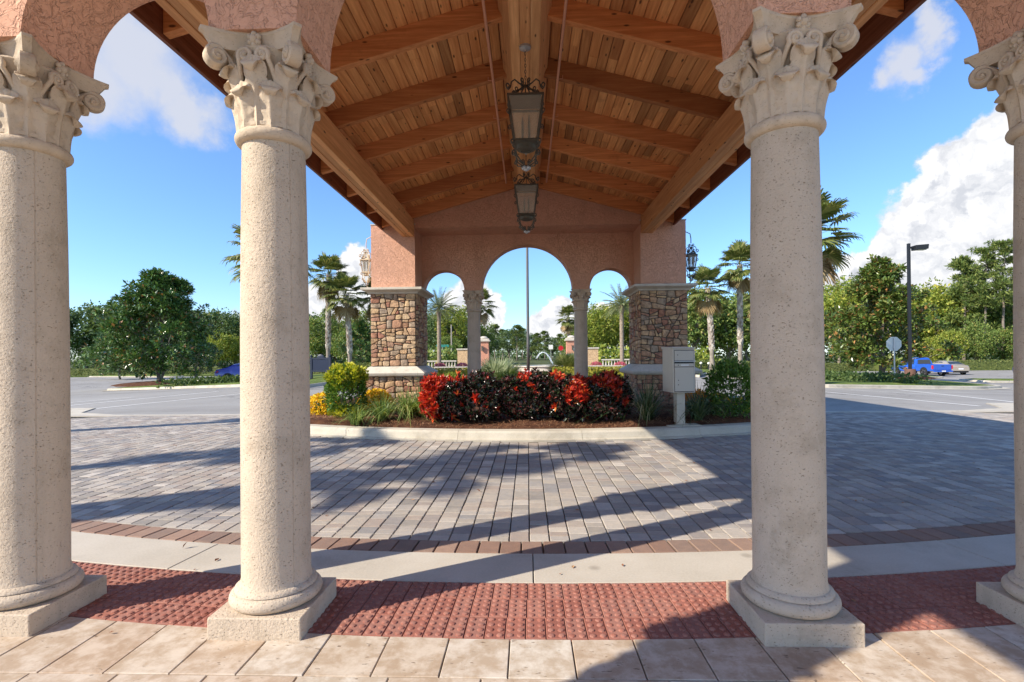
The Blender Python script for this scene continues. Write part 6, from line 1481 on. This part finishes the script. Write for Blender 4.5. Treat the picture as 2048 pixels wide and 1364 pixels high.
def car_body(t, prof, W, paint, tumble=0.16):
    """loft the side profile (x, z_low, z_belt, z_roof) into a rounded body; +X is forward"""
    rows = []; n = len(prof)
    for x, zl, zb, zr in prof:
        cab = zr - zb; row = []
        hw = W / 2 * (1 - 0.10 * abs(x / (prof[-1][0])) ** 4); k = min(1, cab / 0.45)
        half = [(hw * 0.90, zl), (hw * 0.99, zl + 0.12), (hw, (zl + zb) / 2), (hw * 0.975, zb - 0.04), (hw * 0.94, zb)]
        top = [(hw * (0.94 - tumble * 0.55 * k), zb + cab * 0.5), (hw * (0.94 - tumble * 1.25 * k) * 0.97, zr - 0.05 * k), (hw * 0.58, zr + 0.0), (0, zr + 0.015)]
        pts = half + top; row = [(x, y, z) for y, z in pts] + [(x, -y, z) for y, z in pts[-2::-1]]; rows.append(row)
    m = MB(); m.grid(rows); k = len(rows[0]); m.f.append(tuple(range(k))); m.f.append(tuple((n - 1) * k + q for q in range(k))[::-1])
    o = m.build('body', paint, t, True, 38); fix_normals(o.data); return o
def quad(name, mat, t, pts, th=(0, 0.0, 0)):
    m = MB(); m.add(pts, [tuple(range(len(pts)))]); return m.build(name, mat, t)
def paintm(name, c):
    t = NT(name, 0.28, 0.5); t.color(c); t.b.inputs['Coat Weight'].default_value = 0.8; t.b.inputs['Coat Roughness'].default_value = 0.06; t.b.inputs['Metallic'].default_value = 0.1; return t.m
TAIL = plain('tail_lamp', (0.55, 0.02, 0.04), 0.15, 0, 0.6); HEADL = plain('head_lamp', (0.75, 0.78, 0.8), 0.1, 0, 0.6); PLATE = plain('number_plate', (0.75, 0.76, 0.78), 0.4); TRIMK = plain('black_trim', (0.02, 0.02, 0.022), 0.5)
SED = [(-2.28, 0.42, 0.80, 0.86), (-2.20, 0.26, 0.90, 0.97), (-1.95, 0.22, 0.95, 1.03), (-1.55, 0.20, 0.95, 1.12), (-1.05, 0.18, 0.94, 1.36), (-0.6, 0.18, 0.93, 1.44), (-0.1, 0.18, 0.92, 1.46), (0.35, 0.18, 0.91, 1.42), (0.80, 0.18, 0.90, 1.20), (1.15, 0.19, 0.88, 0.98), (1.6, 0.20, 0.82, 0.89), (2.05, 0.22, 0.72, 0.78), (2.25, 0.30, 0.60, 0.64)]
def sedan(loc, rz, paint, label):
    t = thing('parked_car', label, 'car', loc, rz, 'cars in the parking lots'); car_body(t, SED, 1.78, paint)
    for x in (-1.35, 1.38):
        for s in (-1, 1):
            m = MB(); m.lathe([(0.385, -0.02), (0.385, 0.02)], 20); m.build('wheel_arch', TRIMK, t, loc=(x, s * 0.872, 0.34), rot=(pi / 2, 0, 0)); wheel(t, x, s * 0.80)
    for s in (-1, 1):
        y = s * 0.79; yr = s * 0.655
        quad('side_window', CGLASS, t, [(-1.10, y * 1.025, 0.985), (-0.18, y * 1.04, 0.965), (-0.18, yr * 1.05, 1.36), (-0.62, yr * 1.045, 1.35)]); quad('side_window', CGLASS, t, [(-0.12, y * 1.04, 0.965), (0.72, y * 1.035, 0.95), (0.38, yr * 1.045, 1.33), (-0.12, yr * 1.05, 1.36)])
        quad('tail_lamp', TAIL, t, [(-2.285, s * 0.44, 0.74), (-2.22, s * 0.80, 0.72), (-1.98, s * 0.875, 0.80), (-2.06, s * 0.86, 0.92), (-2.26, s * 0.70, 0.90), (-2.285, s * 0.46, 0.84)]); quad('head_lamp', HEADL, t, [(2.20, s * 0.45, 0.62), (2.10, s * 0.80, 0.62), (1.86, s * 0.84, 0.74), (2.08, s * 0.5, 0.74)])
    quad('rear_window', CGLASS, t, [(-1.66, 0.62, 1.085), (-1.66, -0.62, 1.085), (-1.12, -0.52, 1.36), (-1.12, 0.52, 1.36)]); quad('windscreen', CGLASS, t, [(1.12, 0.66, 1.01), (1.12, -0.66, 1.01), (0.48, -0.54, 1.385), (0.48, 0.54, 1.385)])
    quad('number_plate', PLATE, t, [(-2.292, -0.24, 0.56), (-2.292, 0.24, 0.56), (-2.292, 0.24, 0.68), (-2.292, -0.24, 0.68)]); m = MB(); m.box(-2.28, -2.16, -0.7, 0.7, 0.24, 0.36); m.build('bumper_trim', TRIMK, t); return t
sedan((-20.9, 37.2, G(21.0)), radians(10), paintm('violet_blue_paint', (0.07, 0.075, 0.36)), 'violet-blue sedan half hidden by the second column')
sedan((at(1868, 55.5), 55.5, G(46)), radians(84), paintm('champagne_paint', (0.36, 0.32, 0.26)), 'champagne sedan parked behind the blue pickup')
sedan((at(2050, 50.5), 50.5, G(48)), radians(8), paintm('slate_paint', (0.07, 0.075, 0.10)), 'slate grey car cut off by the rightmost column')
# pickup
t = thing('pickup_truck', 'bright blue pickup truck in the right lot', 'pickup', (at(1820, 53.0), 53.0, G(42)), radians(92), 'cars in the parking lots')
BLUEP = paintm('bright_blue_paint', (0.02, 0.11, 0.52))
PK = [(-0.55, 0.42, 1.12, 1.16), (-0.50, 0.40, 1.14, 1.62), (-0.30, 0.40, 1.14, 1.82), (0.2, 0.40, 1.13, 1.86), (0.9, 0.40, 1.12, 1.84), (1.25, 0.40, 1.12, 1.70), (1.65, 0.42, 1.12, 1.30), (1.85, 0.42, 1.11, 1.18), (2.4, 0.44, 1.06, 1.12), (2.75, 0.46, 0.95, 1.0), (2.85, 0.52, 0.80, 0.84)]
car_body(t, PK, 1.9, BLUEP, 0.15)
m = MB(); m.box(-2.66, -0.56, -0.95, -0.86, 0.50, 1.16); m.box(-2.66, -0.56, 0.86, 0.95, 0.50, 1.16); m.box(-2.66, -0.56, -0.86, 0.86, 0.50, 0.66); bevel(m.build('cargo_bed', BLUEP, t), 0.03); m = MB(); m.box(-2.72, -2.662, -0.84, 0.84, 0.62, 1.15); tg = bevel(m.build('tailgate', BLUEP, t), 0.02); m = MB(); m.box(-2.735, -2.722, -0.12, 0.12, 0.98, 1.05); m.build('handle', TRIMK, tg)
m = MB(); m.box(-2.86, -2.70, -0.92, 0.92, 0.42, 0.58); bevel(m.build('rear_bumper', BLUEP, t), 0.03); quad('number_plate', PLATE, t, [(-2.865, -0.2, 0.46), (-2.865, 0.2, 0.46), (-2.865, 0.2, 0.57), (-2.865, -0.2, 0.57)])
for s in (-1, 1):
    m = MB(); m.box(-2.70, -2.55, s * 0.955 - 0.09, s * 0.955 + 0.006, 0.72, 1.08); m.build('tail_lamp', TAIL, t)
    for x in (-1.62, 1.95):
        m = MB(); m.lathe([(0.46, -0.015), (0.46, 0.015)], 22); m.build('wheel_arch', TRIMK, t, loc=(x, s * 0.95, 0.44), rot=(pi / 2, 0, 0)); wheel(t, x, s * 0.86, 0.39, 0.26)
    quad('side_window', CGLASS, t, [(-0.36, s * 0.925, 1.18), (0.40, s * 0.93, 1.17), (0.40, s * 0.80, 1.70), (-0.26, s * 0.80, 1.70)]); quad('side_window', CGLASS, t, [(0.48, s * 0.93, 1.17), (1.42, s * 0.93, 1.17), (1.06, s * 0.80, 1.68), (0.48, s * 0.80, 1.70)]); quad('head_lamp', HEADL, t, [(2.80, s * 0.5, 0.84), (2.70, s * 0.86, 0.84), (2.62, s * 0.86, 1.0), (2.76, s * 0.5, 0.98)])
quad('rear_window', CGLASS, t, [(-0.570, 0.68, 1.20), (-0.570, -0.68, 1.20), (-0.530, -0.60, 1.62), (-0.530, 0.60, 1.62)]); quad('windscreen', CGLASS, t, [(1.70, 0.72, 1.30), (1.70, -0.72, 1.30), (1.22, -0.60, 1.76), (1.22, 0.60, 1.76)])
